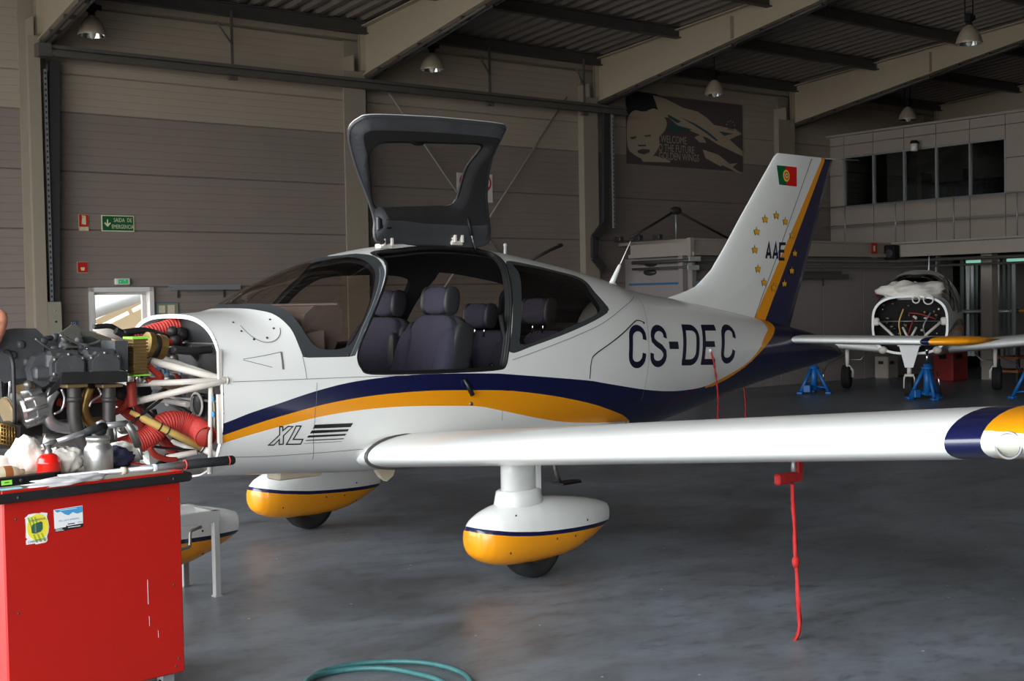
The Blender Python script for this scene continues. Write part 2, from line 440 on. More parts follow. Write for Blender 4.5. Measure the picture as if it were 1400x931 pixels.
# roof deck: trapezoidal sheets, ribs run from eave to ridge
m = MB('deck'); RIDGE = 3.9
prof = []; w = DOOR_W-.3
while w < W_END+.3:
    prof += [(w, .05), (w+.035, 0), (w+.10, 0), (w+.135, .05)]; w += .25
for n0, n1 in ((WN+.3, RIDGE), (RIDGE, -9.4)):
    vs = [(w_, n_, roof_z(n_)+.02+d) for w_, d in prof for n_ in (n0, n1)]
    m.add(vs, [(2*i, 2*i+1, 2*i+3, 2*i+2) for i in range(len(prof)-1)])
m.box(((W_END+DOOR_W)/2, 3.5, 6.9), (W_END-DOOR_W+1, 27, .05))
ceiling = struct('ceiling', m)
def isec(mb, pts_bot, pts_top, w, width, tf, web):
    """I-section in the plane w = const between a bottom and a top polyline of (n, z)"""
    poly = pts_bot+pts_top[::-1]
    mb.prism([(n, z) for n, z in poly], w-web/2, w+web/2, axis='x')
    for pl, s in ((pts_bot, 1), (pts_top, -1)):
        for (n0, z0), (n1, z1) in zip(pl[:-1], pl[1:]):
            vs = [(w+a, n, z+s*t) for n, z in ((n0, z0), (n1, z1)) for a in (-width/2, width/2) for t in (0, tf)]
            mb.add(vs, [(0, 1, 3, 2), (4, 6, 7, 5), (0, 4, 5, 1), (2, 3, 7, 6), (0, 2, 6, 4), (1, 5, 7, 3)])
FRAMES = [.46, 5.27, 9.97, 14.61, 19.75, 24.6]
COLS = [(.2, .5), (5.047, 5.19), (9.54, 9.91), (14.18, 14.50), (19.18, 19.66), (24.3, 24.7)]
bot = [(16.22, 4.93), (13.1, 5.46), (11.4, 5.74), (9.2, 5.98), (3.9, 6.35), (-9.1, 5.4)]
top = [(16.22, 5.68), (13.1, roof_z(13.1)-.04), (11.4, roof_z(11.4)-.04), (9.2, roof_z(9.2)-.04), (3.9, roof_z(3.9)-.04), (-9.1, roof_z(-9.1)-.04)]
for i, w in enumerate(FRAMES):
    c0, c1 = COLS[i]; cc = (c0+c1)/2
    m = MB('column_paint'); m.box((cc, WN-.30, 2.5), (c1-c0, .025, 5.0)); m.box((cc, WN-.15, 2.62), (.02, .30, 5.24)); m.box((w-.1, WN-.01, 2.85), (.30, .025, 5.7))
    m.box((w, WN-.22, 5.3), (.22, .03, .75))
    struct('column', m)
    m = MB('rafter_paint'); isec(m, bot, top, w, .2, .018, .014)
    for n in (16.15, 13.1): m.box((w, n, 5.35 if n > 15 else 5.66), (.18, .014, .62 if n > 15 else .36))
    ra = struct('roof_beam', m)
    m = MB('dark_beam')
    for (n0, z0), (n1, z1) in zip(bot[:4], bot[1:5]):
        k = int((n0-n1)/.5)
        m.tube([(w-.05, n0-.05, z0-.05), (w-.05, n1, z1-.05)], .025, n=6); m.tube([(w+.06, n0-.05, z0-.04), (w+.06, n1, z1-.04)], .018, n=6)
        for j in range(1, k): m.box((w, n0+(n1-n0)*j/k, z0+(z1-z0)*j/k-.03), (.16, .03, .05))
    m.build('conduit', ra)
m0 = None
for k, n in enumerate((16.1, 14.25, 12.4, 10.5, 8.6, 6.7, 4.8, 2.0, -1, -4, -7)):
    m = MB('dark_beam'); zz = roof_z(n)-.09; L0, L1 = DOOR_W, W_END
    m.box(((L0+L1)/2, n, zz+.08), (L1-L0, .11, .016)); m.box(((L0+L1)/2, n, zz-.08), (L1-L0, .11, .016)); m.box(((L0+L1)/2, n, zz), (L1-L0, .012, .16))
    struct('purlin_beam', m)
# service rail along the long wall on its hangers
m = MB('rail_dark'); m.box((10.1, 16.0, 4.86), (9.9, .10, .045)); m.box((10.1, 15.99, 4.775), (9.9, .12, .07)); m.box((10.1, 16.02, 4.82), (9.9, .05, .05))
m.box((5.2, 16.02, 4.81), (.16, .2, .16))
rail = struct('rail_beam', m)
for p, q in (((318, 93), (318, 21)), ((670, 130), (670, 68)), ((799, 142), (799, 86)), ((497, 110), (497, 60))):
    pass
for (a, c) in (((7.748,16,4.84), (7.768,16,5.555)), ((12.15,16,4.846), (12.166,16,5.559)), ((14.13,16,4.868), (14.144,16,5.551))):
    m = MB('rail_dark'); m.box(((a[0]), 16.0, (4.86+5.62)/2), (.03, .03, .76)); m.tube([(a[0]-.01, 15.98, 5.16), (a[0]-.27, 15.9, 5.42)], .014, n=6); m.box((a[0], 16.0, 4.70), (.12, .06, .05)); m.build('hanger', rail)
# wind bracing: crossed rods in the second bay
for k, (a, c) in enumerate((((10.401,16.25,4.787), (12.721,16.25,2.062)), ((13.96,16.25,4.998), (11.265,16.25,1.687)))):
    m = MB('column_paint'); m.tube([a, c], .017, n=6); struct('trim_%d' % (k+2), m)

# cable trays on the columns
def cable_tray(pts_l, pts_light, label, nrm):
    t = thing('cable_tray', label, 'cable tray', HW(pts_l[-1][0], pts_l[-1][1], 0), HR)
    B0 = Vector((pts_l[-1][0], pts_l[-1][1], 0))
    m = MB('tray_dark')
    for p, q in zip(pts_l[:-1], pts_l[1:]):
        p, q = Vector(p)-B0, Vector(q)-B0; d = (q-p).normalized(); s = d.cross(Vector((0, 1, 0)))*.065; e = Vector((0, .03, 0))
        p = p-d*.01; q = q+d*.01
        vs = [x+i+j for x in (p, q) for i in (-s, s) for j in (-e, e)]
        m.add(vs, [(0, 1, 3, 2), (4, 6, 7, 5), (0, 4, 5, 1), (2, 3, 7, 6), (0, 2, 6, 4), (1, 5, 7, 3)])
    m.build('tray', t)
    a, c = Vector(pts_light[0])-B0, Vector(pts_light[1])-B0
    m = MB('tray_light'); m.box(((a.x+c.x)/2, (a.y+c.y)/2, (a.z+c.z)/2), (.04, .03, abs(a.z-c.z)))
    st = m.build('perforated_strip', t); st['label'] = 'pale perforated metal strip'
    m = MB('tray_dark'); k = int(abs(a.z-c.z)/.07)
    for i in range(k): m.box(((a.x+c.x)/2, a.y-.017, min(a.z, c.z)+.04+i*.07), (.018, .004, .03))
    m.build('slots', st)['kind'] = 'stuff'
    return t
ct = cable_tray([(5.399,16.2,4.714), (5.355,16.2,3.193), (5.308,16.2,1.584)], [(5.307,16.15,4.605), (5.218,16.15,1.576)], 'dark vertical cable tray on the column left of the emergency exit door', 1)
m = MB('rod_yellow'); m.tube([(-.11, -.02, 1.6), (-.10, -.02, 2.6), (-.11, -.02, 3.5), (-.10, -.02, 4.8)], .007, n=5); cb = m.build('cable', ct); cb['label'] = 'thin yellow cable'
ct2 = cable_tray([(14.635,16.03,4.814), (14.594,16.03,2.889), (14.339,16.03,2.636), (14.331,16.03,2.302), (14.544,16.03,2.104)], [(14.775,16,4.796), (14.734,16,2.803)], 'dark cable tray that jogs sideways down the wall beside the third column', 1)

# exit door with a big pane
m = MB('sign_white'); fw = .06
for x in (DW0+.03, DW1-.03): m.box((x, WN+.03, DWT/2), (fw, .16, DWT))
m.box(((DW0+DW1)/2, WN+.03, DWT-.03), (DW1-DW0, .16, .06))
door = struct('door_1', m)
m = MB('sign_white'); m.box(((DW0+DW1)/2, WN+.10, .10), (.75, .04, .2)); m.box((DW0+.09, WN+.10, .92), (.05, .04, 1.76)); m.box((DW1-.09, WN+.10, .92), (.05, .04, 1.76)); m.box(((DW0+DW1)/2, WN+.10, 1.79), (.75, .04, .04))
m.build('door_leaf', door)
m = MB('glass_door'); m.box(((DW0+DW1)/2, WN+.10, .98), (.66, .006, 1.58)); m.build('pane', door)
m = MB('dark_steel'); m.tube([(DW1-.1, WN+.04, .95), (DW1-.22, WN+.04, .95)], .012); m.tube([(DW1-.1, WN+.08, .95), (DW1-.1, WN+.03, .95)], .012); m.build('door_handle', door)

# gallery in the corner of the hangar: low block along the long wall, returning along the end wall
GN, GW, G0, G1 = 14.6, 15.18, 2.29, 2.57
m = MB('gallery')
m.box(((GW+20.6)/2, GN+.03, (G0+G1)/2), (20.6-GW, .06, G1-G0)); m.box((GW+.03, (GN+WN-.35)/2, (G0+G1)/2), (.06, WN-.35-GN, G1-G0))
m.box((20.63, (4+GN)/2, (G0+G1)/2), (.06, GN-4, G1-G0)); m.box(((GW+23)/2, (GN+WN)/2, G1-.03), (23-GW, WN-GN-.1, .05)); m.box((21.9, 9, G1-.03), (2.6, 11.2, .05))
for x in (GW-.02,): m.box((x+.02, GN+.01, (G0+G1)/2), (.09, .08, G1-G0+.02))
m.box(((GW+20.6)/2, GN-.02, G0+.03), (20.6-GW, .08, .06)); m.box((GW-.01, (GN+16.05)/2, G0+.03), (.08, 16.05-GN, .06)); m.box(((GW+20.6)/2, GN-.01, G1-.015), (20.6-GW, .06, .03)); m.box((20.6, (4+GN)/2, G1-.015), (.06, GN-4, .03))
gallery = struct('trim_4', m)
m = MB('ground_wall')
m.box(((GW+23)/2, GN+.25, G0/2), (23-GW, .1, G0)); m.box((GW+.25, (GN+.2+WN)/2, G0/2), (.1, WN-GN-.2, G0))
m.box((GW+.16, GN+.14, G0/2), (.10, .10, G0))
gw = struct('wall_gallery', m)
m = MB('sign_blue'); m.box((GW+.195, 15.45, 1.84), (.006, 1.7, .035)); m.build('stripe', gw)
for w in (16.4, 17.6, 18.8, 20.0):
    m = MB('ground_wall'); m.box((w+.59, GN+.19, 1.14), (1.17, .025, 2.27)); m.build('panel', gw)
# pillar and the far part of the ground floor wall under the gallery
m = MB('gallery'); m.box((21.1, 12.83, 1.15), (.2, .22, 2.3)); struct('column', m)
m = MB('ground_wall'); m.box((24.5, 11.0, 1.15), (.1, 8.2, 2.3)); struct('wall_store', m)
# pipes under the gallery
m = MB('conduit')
for z, d in ((2.21, .03), (2.10, .022)):
    m.tube([(20.5, 4.2, z), (20.5, GN-.12, z), (GW+.1, GN-.12, z), (GW+.0, GN, z), (GW, 16.0, z)], d, n=8)
t = m.build('trim_5', rz=HR); t['kind'] = 'structure'
# office front on the gallery
OW = 21.1
m = MB('office_panel'); m.box((OW+.2, 10.2, 4.80), (.3, 12.4, .04)); m.box((24, 10.2, 4.80), (6, 12.4, .04)); m.box((OW+.12, WN-.02, 3.7), (.1, .05, 2.3))
m.box((OW+.09, (16.04+WN)/2, 3.7), (.04, WN-16.04, 2.25)); m.box((OW+.09, (4+12.51)/2, 3.7), (.04, 8.5, 2.25)); m.box((OW+.09, 14.28, 2.95), (.04, 3.55, .80)); m.box((OW+.09, 14.28, 4.60), (.04, 3.55, .46))
office = struct('wall_office', m)
def opanel(n1, n0, z0, z1):
    m = MB('office_panel'); m.box((OW+.03, (n0+n1)/2, (z0+z1)/2), (.05, abs(n1-n0)-.012, z1-z0-.012), ch=.006); m.build('panel', office)
ed = [16.39, 16.04, 15.335, 14.63, 13.925, 13.22, 12.51, 11.8, 11.1, 10.4, 9.7, 9.0]
for i, (a, b_) in enumerate(zip(ed[:-1], ed[1:])):
    opanel(a, b_, 4.60, 4.83); opanel(a, b_, 2.58, 2.95); opanel(a, b_, 2.95, 3.36)
    if 1 <= i <= 5: opanel(a, b_, 4.36, 4.60)
    else: opanel(a, b_, 3.36, 4.0); opanel(a, b_, 4.0, 4.60)
m = MB('tray_light')
for n in ed[1:7]: m.box((OW+.03, n, 3.86), (.06, .035, 1.0))
for z in (3.37, 4.35): m.box((OW+.03, 14.275, z), (.06, 3.56, .03))
wf = struct('window_1', m)
for a, b_ in zip(ed[1:6], ed[2:7]):
    m = MB('glass_office'); m.box((OW+.04, (a+b_)/2, 3.86), (.006, abs(a-b_)-.03, .96)); m.build('pane', wf)
m = MB('ground_wall'); m.box((24.2, 14.3, 3.7), (.1, 4.2, 2.2)); m.box((22.8, 12.2, 3.7), (2.8, .1, 2.2)); struct('wall_office_back', m)
sh = thing('shelf_unit', 'dark shelves of files seen through the first office windows', 'shelf', HW(23.9, 15.0, 2.57), HR)
m = MB('lamp_dark')
for z in (.55, .95, 1.35): m.box((0, 0, z), (.35, 2.0, .03))
for y in (-1, 0, 1): m.box((0, y, .8), (.35, .03, 1.6))
m.build('frame', sh)
m = MB('tray_dark')
for i in range(26): m.box((-.05, -.93+i*.07, 1.12+.01*(i % 3)), (.25, .055, .28+.02*(i % 3)), 'tray_dark' if i % 4 else 'sign_blue')
fo = m.build('binders', sh); fo['kind'] = 'stuff'
# railing along the gallery edge
rl = thing('railing', 'thin grey railing along the gallery edge below the office windows', 'railing', HW(20.55, 14.44, 2.57), HR)
for n in (15.6, 14.44, 13.2, 11.96, 10.7, 9.4):
    m = MB('tray_light'); m.tube([(0, n-14.44, 0 if n < 15 else .0), (0, n-14.44, .76)], .012, n=6); m.build('post', rl)
for z in (.38, .76):
    m = MB('tray_light'); m.tube([(0, 1.7, z), (0, -6, z)], .011, n=6); m.build('rail', rl)


# ================================================================== THE AIRCRAFT (body coordinates: x forward, y to its left, z up)
# --- fuselage lines: station x, top z, bottom z, widest z, half width, upper exponent, lower exponent
FUS = [
 (1.64,1.562,.665,1.14,.560,3.0,3.0),
 (1.38,1.575,.645,1.13,.585,2.9,3.0),
 (1.30,1.592,.640,1.13,.592,2.8,3.0),
 (1.01,1.735,.618,1.12,.615,2.6,3.0),
 (.68,1.865,.590,1.10,.635,2.5,3.0),
 (.41,1.930,.575,1.09,.645,2.45,3.0),
 (.18,1.965,.565,1.09,.650,2.45,3.0),
 (-.10,1.985,.560,1.09,.650,2.45,3.0),
 (-.56,1.955,.560,1.09,.645,2.45,3.0),
 (-1.10,1.875,.565,1.09,.620,2.4,2.9),
 (-1.68,1.765,.590,1.10,.560,2.35,2.7),
 (-1.92,1.70,.610,1.105,.525,2.3,2.6),
 (-2.16,1.655,.635,1.11,.485,2.3,2.5),
 (-2.54,1.605,.690,1.12,.425,2.25,2.4),
 (-3.0,1.535,.765,1.13,.350,2.2,2.3),
 (-3.5,1.455,.850,1.14,.270,2.15,2.2),
 (-4.2,1.335,.940,1.14,.165,2.1,2.1),
 (-4.6,1.255,.985,1.13,.110,2.0,2.0),
 (-4.93,1.150,1.03,1.09,.050,2.0,2.0),
]
_fx=np.array([r[0] for r in FUS][::-1]);_fv=np.array([r[1:] for r in FUS][::-1])
_n=len(_fx);_m=np.zeros_like(_fv)
_h=np.diff(_fx);_d=np.diff(_fv,axis=0)/_h[:,None]
for _i in range(1,_n-1):
    for _j in range(_fv.shape[1]):
        a,b=_d[_i-1,_j],_d[_i,_j]
        if a*b>0:
            w1=2*_h[_i]+_h[_i-1];w2=_h[_i]+2*_h[_i-1]
            _m[_i,_j]=(w1+w2)/(w1/a+w2/b)
_m[0]=_d[0];_m[-1]=_d[-1]
def fus_par(x):
    x=np.atleast_1d(np.asarray(x,float));x=np.clip(x,_fx[0],_fx[-1])
    i=np.clip(np.searchsorted(_fx,x,side='right')-1,0,_n-2)
    h=_h[i];t=((x-_fx[i])/h)[:,None];h=h[:,None]
    return ((2*t**3-3*t**2+1)*_fv[i]+(t**3-2*t**2+t)*h*_m[i]+(-2*t**3+3*t**2)*_fv[i+1]+(t**3-t**2)*h*_m[i+1])
def fus_y(x,z):
    """half width of the skin at (x,z), 0 outside"""
    p=fus_par(x);zt,zb,zm,a,nu,nl=p.T
    z=np.atleast_1d(np.asarray(z,float))
    up=z>=zm
    q=np.where(up,(z-zm)/(zt-zm),(zm-z)/(zm-zb));n=np.where(up,nu,nl)
    return a*np.maximum(0,1-np.clip(np.abs(q),0,1)**n)**(1/n)

def sdf(poly, X, Z):
    """signed distance to a closed polygon in the side view, negative inside"""
    P = np.asarray(poly, float); Q = np.roll(P, -1, 0)
    d2 = np.full(X.shape, 1e18); ins = np.zeros(X.shape, bool)
    for (ax, az), (bx_, bz) in zip(P, Q):
        ex, ez = bx_-ax, bz-az; wx, wz = X-ax, Z-az
        t = np.clip((wx*ex+wz*ez)/(ex*ex+ez*ez+1e-12), 0, 1)
        d2 = np.minimum(d2, (wx-ex*t)**2+(wz-ez*t)**2)
        c = (az > Z) != (bz > Z)
        with np.errstate(divide='ignore', invalid='ignore'):
            ins ^= c & (X < ax+(Z-az)*ex/(ez if ez != 0 else 1e-12))
    d = np.sqrt(d2)
    return np.where(ins, -d, d)
def smooth2(pts, n=6, closed=True):
    """rounded polyline through the points"""
    P = np.asarray(pts, float); N = len(P); out = []
    for i in range(N if closed else N-1):
        p0, p1, p2, p3 = (P[(i-1) % N] if closed or i else P[0]), P[i], P[(i+1) % N], (P[(i+2) % N] if closed or i+2 < N else P[-1])
        for k in range(n):
            t = k/n
            out.append(.5*(2*p1+(p2-p0)*t+(2*p0-5*p1+4*p2-p3)*t*t+(3*p1-p0-3*p2+p3)*t**3))
    if not closed: out.append(P[-1])
    return [tuple(p) for p in out]
class Skin:
    """vertices (n,3) + faces; fields cut it along their zero lines"""
    def __init__(self, V, F): self.V = np.asarray(V, float); self.F = [list(f) for f in F]
    def cut(self, fn):
        val = fn(self.V); val = np.where(np.abs(val) < 1e-6, 1e-6, val); pos = val > 0
        newv = []; cache = {}; out = []; n0 = len(self.V); V = self.V
        for f in self.F:
            s = [pos[i] for i in f]
            if all(s) or not any(s): out.append(f); continue
            A, B = [], []
            for k, i in enumerate(f):
                j = f[(k+1) % len(f)]
                (A if pos[i] else B).append(i)
                if pos[i] != pos[j]:
                    e = (i, j) if i < j else (j, i)
                    if e not in cache:
                        t = val[e[0]]/(val[e[0]]-val[e[1]]); cache[e] = n0+len(newv); newv.append(V[e[0]]+(V[e[1]]-V[e[0]])*t)
                    A.append(cache[e]); B.append(cache[e])
            if len(A) > 2: out.append(A)
            if len(B) > 2: out.append(B)
        if newv: self.V = np.vstack([self.V, np.array(newv)])
        self.F = out
    def centres(self): return np.array([self.V[f].mean(0) for f in self.F])
    def pick(self, mask, fmats=None, pos=None):
        """sub-mesh of the faces in mask: (verts, faces, materials)"""
        V = self.V if pos is None else pos
        used = {}; vs = []; fs = []; ms = []
        for k, f in enumerate(self.F):
            if not mask[k]: continue
            g = []
            for i in f:
                if i not in used: used[i] = len(vs); vs.append(tuple(V[i]))
                g.append(used[i])
            fs.append(g); ms.append(None if fmats is None else fmats[k])
        return vs, fs, ms
def skin_obj(name, data, m, parent, smooth=True):
    vs, fs, ms = data; me = bpy.data.meshes.new(name); me.from_pydata(vs, [], fs); names = []
    idx = []
    for q in ms:
        q = q or m
        if q not in names: names.append(q)
        idx.append(names.index(q))
    for q in names: me.materials.append(MATS[q])
    me.polygons.foreach_set('material_index', idx); me.polygons.foreach_set('use_smooth', [smooth]*len(fs)); me.update()
    return link(name, me, parent)

# outlines on the side of the fuselage (x, z)
GLASS = smooth2([(1.239,1.614),(1.204,1.614),(1.16,1.585),(1.137,1.517),(1.113,1.43),(1.076,1.371),(1.014,1.352),(0.927,1.351),(0.856,1.373),(0.8,1.43),(0.696,1.556),(0.584,1.706),(0.522,1.789),(0.509,1.843),(0.521,1.877),(0.567,1.887),(0.653,1.871),(0.707,1.856)], 4, False)
GLASS = [(1.26, 1.72)]+[(1.255, 1.612)]+GLASS[1:-1]+[(.70, 1.858), (.72, 1.98)]
BAND = [(1.291,1.591),(1.266,1.578),(1.229,1.562),(1.209,1.528),(1.187,1.47),(1.176,1.384),(1.16,1.312),(0.866,1.305),(0.831,1.31),(0.745,1.448),(0.635,1.585),(0.515,1.726),(0.458,1.789),(0.432,1.842),(0.416,1.89),(0.441,1.904),(0.475,1.911)]
BAND = [(1.36, 1.75), (1.31, 1.592)]+BAND+[(.60, 1.892), (.72, 1.872), (.78, 1.98)]
WS_LINE = [(0.866,1.305),(0.757,1.468),(0.634,1.615),(0.523,1.747),(0.477,1.81)]
WS_STRIP = [(0.866,1.303),(0.757,1.468),(0.634,1.615),(0.523,1.747),(0.474,1.821),(0.432,1.84),(0.451,1.789),(0.509,1.726),(0.629,1.584),(0.739,1.448),(0.825,1.301)]
DOOR = smooth2([(0.39,1.902),(0.399,1.845),(0.475,1.749),(0.58,1.635),(0.692,1.502),(0.785,1.373),(0.815,1.297),(0.794,1.236),(0.738,1.204),(0.468,1.19),(0.029,1.179),(-0.224,1.18),(-0.291,1.201),(-0.324,1.296),(-0.377,1.476),(-0.475,1.722),(-0.533,1.837),(-0.548,1.904),(-0.474,1.93),(-0.256,1.946),(-0.011,1.946),(0.191,1.927)], 4)
RW_OUT = smooth2([(-0.577,1.864),(-0.758,1.85),(-1.035,1.806),(-1.284,1.752),(-1.314,1.653),(-1.38,1.538),(-1.282,1.487),(-0.94,1.399),(-0.556,1.317),(-0.333,1.279),(-0.369,1.416),(-0.451,1.659),(-0.523,1.798)], 5)
RW_IN = smooth2([(-0.621,1.838),(-0.908,1.805),(-1.231,1.738),(-1.253,1.64),(-1.285,1.54),(-1.199,1.495),(-0.951,1.434),(-0.65,1.36),(-0.444,1.325),(-0.452,1.438),(-0.525,1.634),(-0.604,1.785)], 5)
NAVY_T = [(1.606,0.996),(1.487,1.032),(1.303,1.076),(1.11,1.122),(0.91,1.157),(0.7,1.175),(0.479,1.182),(0.169,1.175),(-0.166,1.158),(-0.342,1.142)]+[(-1.023,1.067),(-1.231,1.034),(-1.701,0.96),(-2.057,0.924),(-2.381,0.916),(-2.62,0.931),(-2.851,0.978),(-3.155,1.055),(-3.382,1.156),(-3.519,1.264),(-3.644,1.325),(-3.648,1.342)]
NAV_OR = [(1.602,0.932),(1.426,0.977),(1.24,1.015),(1.047,1.048),(0.843,1.07),(0.631,1.081),(0.33,1.081),(0.007,1.065),(-0.34,1.039)]+[(-.7, .985)]+[(-1.029,0.92),(-1.25,0.864),(-1.489,0.795)]
OR_BOT = [(1.596,0.888),(1.422,0.925),(1.238,0.957),(1.046,0.984),(0.844,0.999),(0.632,1.003),(0.409,0.996),(0.09,0.975),(-0.078,0.959),(-0.254,0.921),(-0.345,0.901)]+[(-.55, .855), (-.85, .80), (-1.2, .765)]
TAIL_R = [(-2.954,0.972),(-3.22,1.06),(-3.451,1.161),(-3.658,1.259),(-3.793,1.334)]
ext = lambda l: [(l[0][0]+.15, l[0][1]-.04)]+l
sm = lambda l: smooth2(l, 5, False)
NAVY = sm(ext(NAVY_T))+[(-3.78, 1.55), (-5.3, 1.7), (-5.3, .3), (-1.9, .3), (-1.62, .74)]+sm(ext(NAV_OR))[::-1]
ORANGE = sm(ext(NAV_OR))+[(-1.62, .74), (-1.5, .745)]+sm(ext(OR_BOT))[::-1]
TAIL_OR = sm([(-2.55, .918), (-2.62, .931)]+[p for p in NAVY_T if p[0] < -2.8])+[(-3.72, 1.6), (-3.95, 1.6)]+sm(TAIL_R[::-1]+[(-2.7, .915)])
SIDE_GLASS = smooth2([(.56, 1.62), (.46, 1.74), (.28, 1.81), (-.28, 1.815), (-.42, 1.72), (-.30, 1.45), (-.18, 1.36), (.55, 1.34), (.66, 1.38), (.66, 1.46)], 5)   # pane of a cabin door

def fus_grid(nx, nt):
    xs = np.concatenate([np.linspace(1.64, -3.0, int(nx*.74), endpoint=False), np.linspace(-3.0, -4.93, nx-int(nx*.74))])
    V = []
    for x, p in zip(xs, fus_par(xs)):
        zt, zb, zm, a, nu, nl = p
        t = np.linspace(-math.pi/2, math.pi/2, 400); c = np.maximum(np.cos(t), 0); s = np.sin(t)
        y = np.where(s >= 0, a*c**(2/nu), a*c**(2/nl)); z = np.where(s >= 0, zm+(zt-zm)*np.abs(s)**(2/nu), zm-(zm-zb)*np.abs(s)**(2/nl))
        L = np.concatenate([[0], np.cumsum(np.hypot(np.diff(y), np.diff(z)))]); q = np.linspace(0, L[-1], nt+1)
        yy = np.interp(q, L, y); zz = np.interp(q, L, z); yy[0] = yy[-1] = 0
        V += [(x, yy[k], zz[k]) for k in range(nt+1)]+[(x, -yy[k], zz[k]) for k in range(nt-1, 0, -1)]
    n = 2*nt
    F = [(i*n+k, (i+1)*n+k, (i+1)*n+(k+1) % n, i*n+(k+1) % n) for i in range(len(xs)-1) for k in range(n)]
    return V, F
def inward(V, d):
    p = fus_par(V[:, 0]); zm = p[:, 2]
    w = V.copy(); r = np.hypot(V[:, 1], V[:, 2]-zm)+1e-9; k = np.maximum(0, r-d)/r
    w[:, 1] *= k; w[:, 2] = zm+(V[:, 2]-zm)*k
    return w
def contour3(poly, side=1, off=0.0, lim=1.94):
    """polygon in the side view lifted on to the skin"""
    P = np.array(poly); y = fus_y(P[:, 0], P[:, 1])
    return [(x, side*(yy+off), z) for (x, z), yy in zip(poly, y)]
def make_fuselage(parent, door_open, nx, nt):
    sk = Skin(*fus_grid(nx, nt))
    both = lambda poly: (lambda V: sdf(poly, V[:, 0], V[:, 2]))
    left = lambda poly: (lambda V: np.where(V[:, 1] > 0, sdf(poly, V[:, 0], V[:, 2]), 1.0))
    polys = {'glass': both(GLASS), 'band': both(BAND), 'strip': both(WS_STRIP), 'rwo': both(RW_OUT), 'rwi': both(RW_IN), 'navy': both(NAVY), 'or': both(ORANGE), 'tor': both(TAIL_OR), 'door': both(DOOR), 'pane': both(SIDE_GLASS)}
    for k in polys: sk.cut(polys[k])
    C = sk.centres(); I = {k: polys[k](C) < 0 for k in polys}; nF = len(sk.F)
    mats = np.array(['white_paint']*nF, dtype=object)
    mats[I['or']] = 'orange_paint'; mats[I['navy']] = 'navy_paint'; mats[I['tor']] = 'orange_paint'; mats[I['band']] = 'frame_black'; mats[I['rwo']] = 'frame_black'; mats[I['strip'] & I['band']] = 'slate'
    gls = I['glass']; rw = I['rwi'] & ~gls
    inside = I['door']; pane = I['pane'] & inside
    door_l = inside & (C[:, 1] > 0)
    mats[inside & ~pane & (C[:, 1] <= 0) & (sdf(SIDE_GLASS, C[:, 0], C[:, 2]) < .05)] = 'frame_black'
    if not door_open: mats[door_l & ~pane & (sdf(SIDE_GLASS, C[:, 0], C[:, 2]) < .05)] = 'frame_black'
    openings = gls | rw | pane | (door_l if door_open else np.zeros(nF, bool))
    body = skin_obj('fuselage', sk.pick(~openings, mats), 'white_paint', parent)
    W = inward(sk.V, .035); cab = ~openings & (C[:, 0] < 1.15) & (C[:, 0] > -2.0) & ~((C[:, 2] < 1.0))
    vs, fs, ms = sk.pick(cab, None, W); ln = skin_obj('cabin_lining', (vs, [f[::-1] for f in fs], ms), 'liner', parent)
    ln['label'] = 'dark cabin lining'
    w = skin_obj('windshield', sk.pick(gls), 'glass_tint', parent); w['label'] = 'tinted bubble windshield'
    for s in (1, -1): skin_obj('rear_window', sk.pick(rw & (C[:, 1]*s > 0)), 'glass_tint', parent)
    for s in (1, -1):
        if not (door_open and s == 1): skin_obj('door_window', sk.pick(pane & (C[:, 1]*s > 0)), 'glass_tint', parent)
    return sk, I, C, door_l, pane
def mapped(mb, poly, side, off, m):
    """flat shape on the skin: a triangulated polygon of the side view lifted on to the fuselage"""
    bm = bmesh.new(); vs = [bm.verts.new((x, 0, z)) for x, z in poly]; bm.faces.new(vs)
    bmesh.ops.triangulate(bm, faces=bm.faces[:])
    for _ in range(3):
        long_ = [e for e in bm.edges if e.calc_length() > .06]
        if not long_: break
        bmesh.ops.subdivide_edges(bm, edges=long_, cuts=1, use_grid_fill=True)
    bmesh.ops.triangulate(bm, faces=bm.faces[:])
    bm.verts.index_update(); P = np.array([v.co[:] for v in bm.verts]); y = fus_y(P[:, 0], P[:, 2])+off
    V = [(p[0], side*yy, p[2]) for p, yy in zip(P, y)]
    mb.add(V, [[v.index for v in f.verts] for f in bm.faces], m); bm.free()
def strip(pts, w, closed=False):
    """quads along a 2-D polyline, one polygon per segment with mitred joints"""
    P = np.array(pts, float); n = len(P); N = []
    for i in range(n):
        a = P[i]-P[i-1] if (i or closed) else P[1]-P[0]; b_ = (P[(i+1) % n]-P[i]) if (i < n-1 or closed) else P[-1]-P[-2]
        a = a/(np.linalg.norm(a)+1e-9); b_ = b_/(np.linalg.norm(b_)+1e-9); t = a+b_; t /= np.linalg.norm(t)+1e-9
        k = 1/max(.5, math.sqrt(max(.01, (1+a@b_)/2))); N.append(np.array([-t[1], t[0]])*w/2*k)
    return [[tuple(P[i]+N[i]), tuple(P[(i+1) % n]+N[(i+1) % n]), tuple(P[(i+1) % n]-N[(i+1) % n]), tuple(P[i]-N[i])] for i in range(n if closed else n-1)]
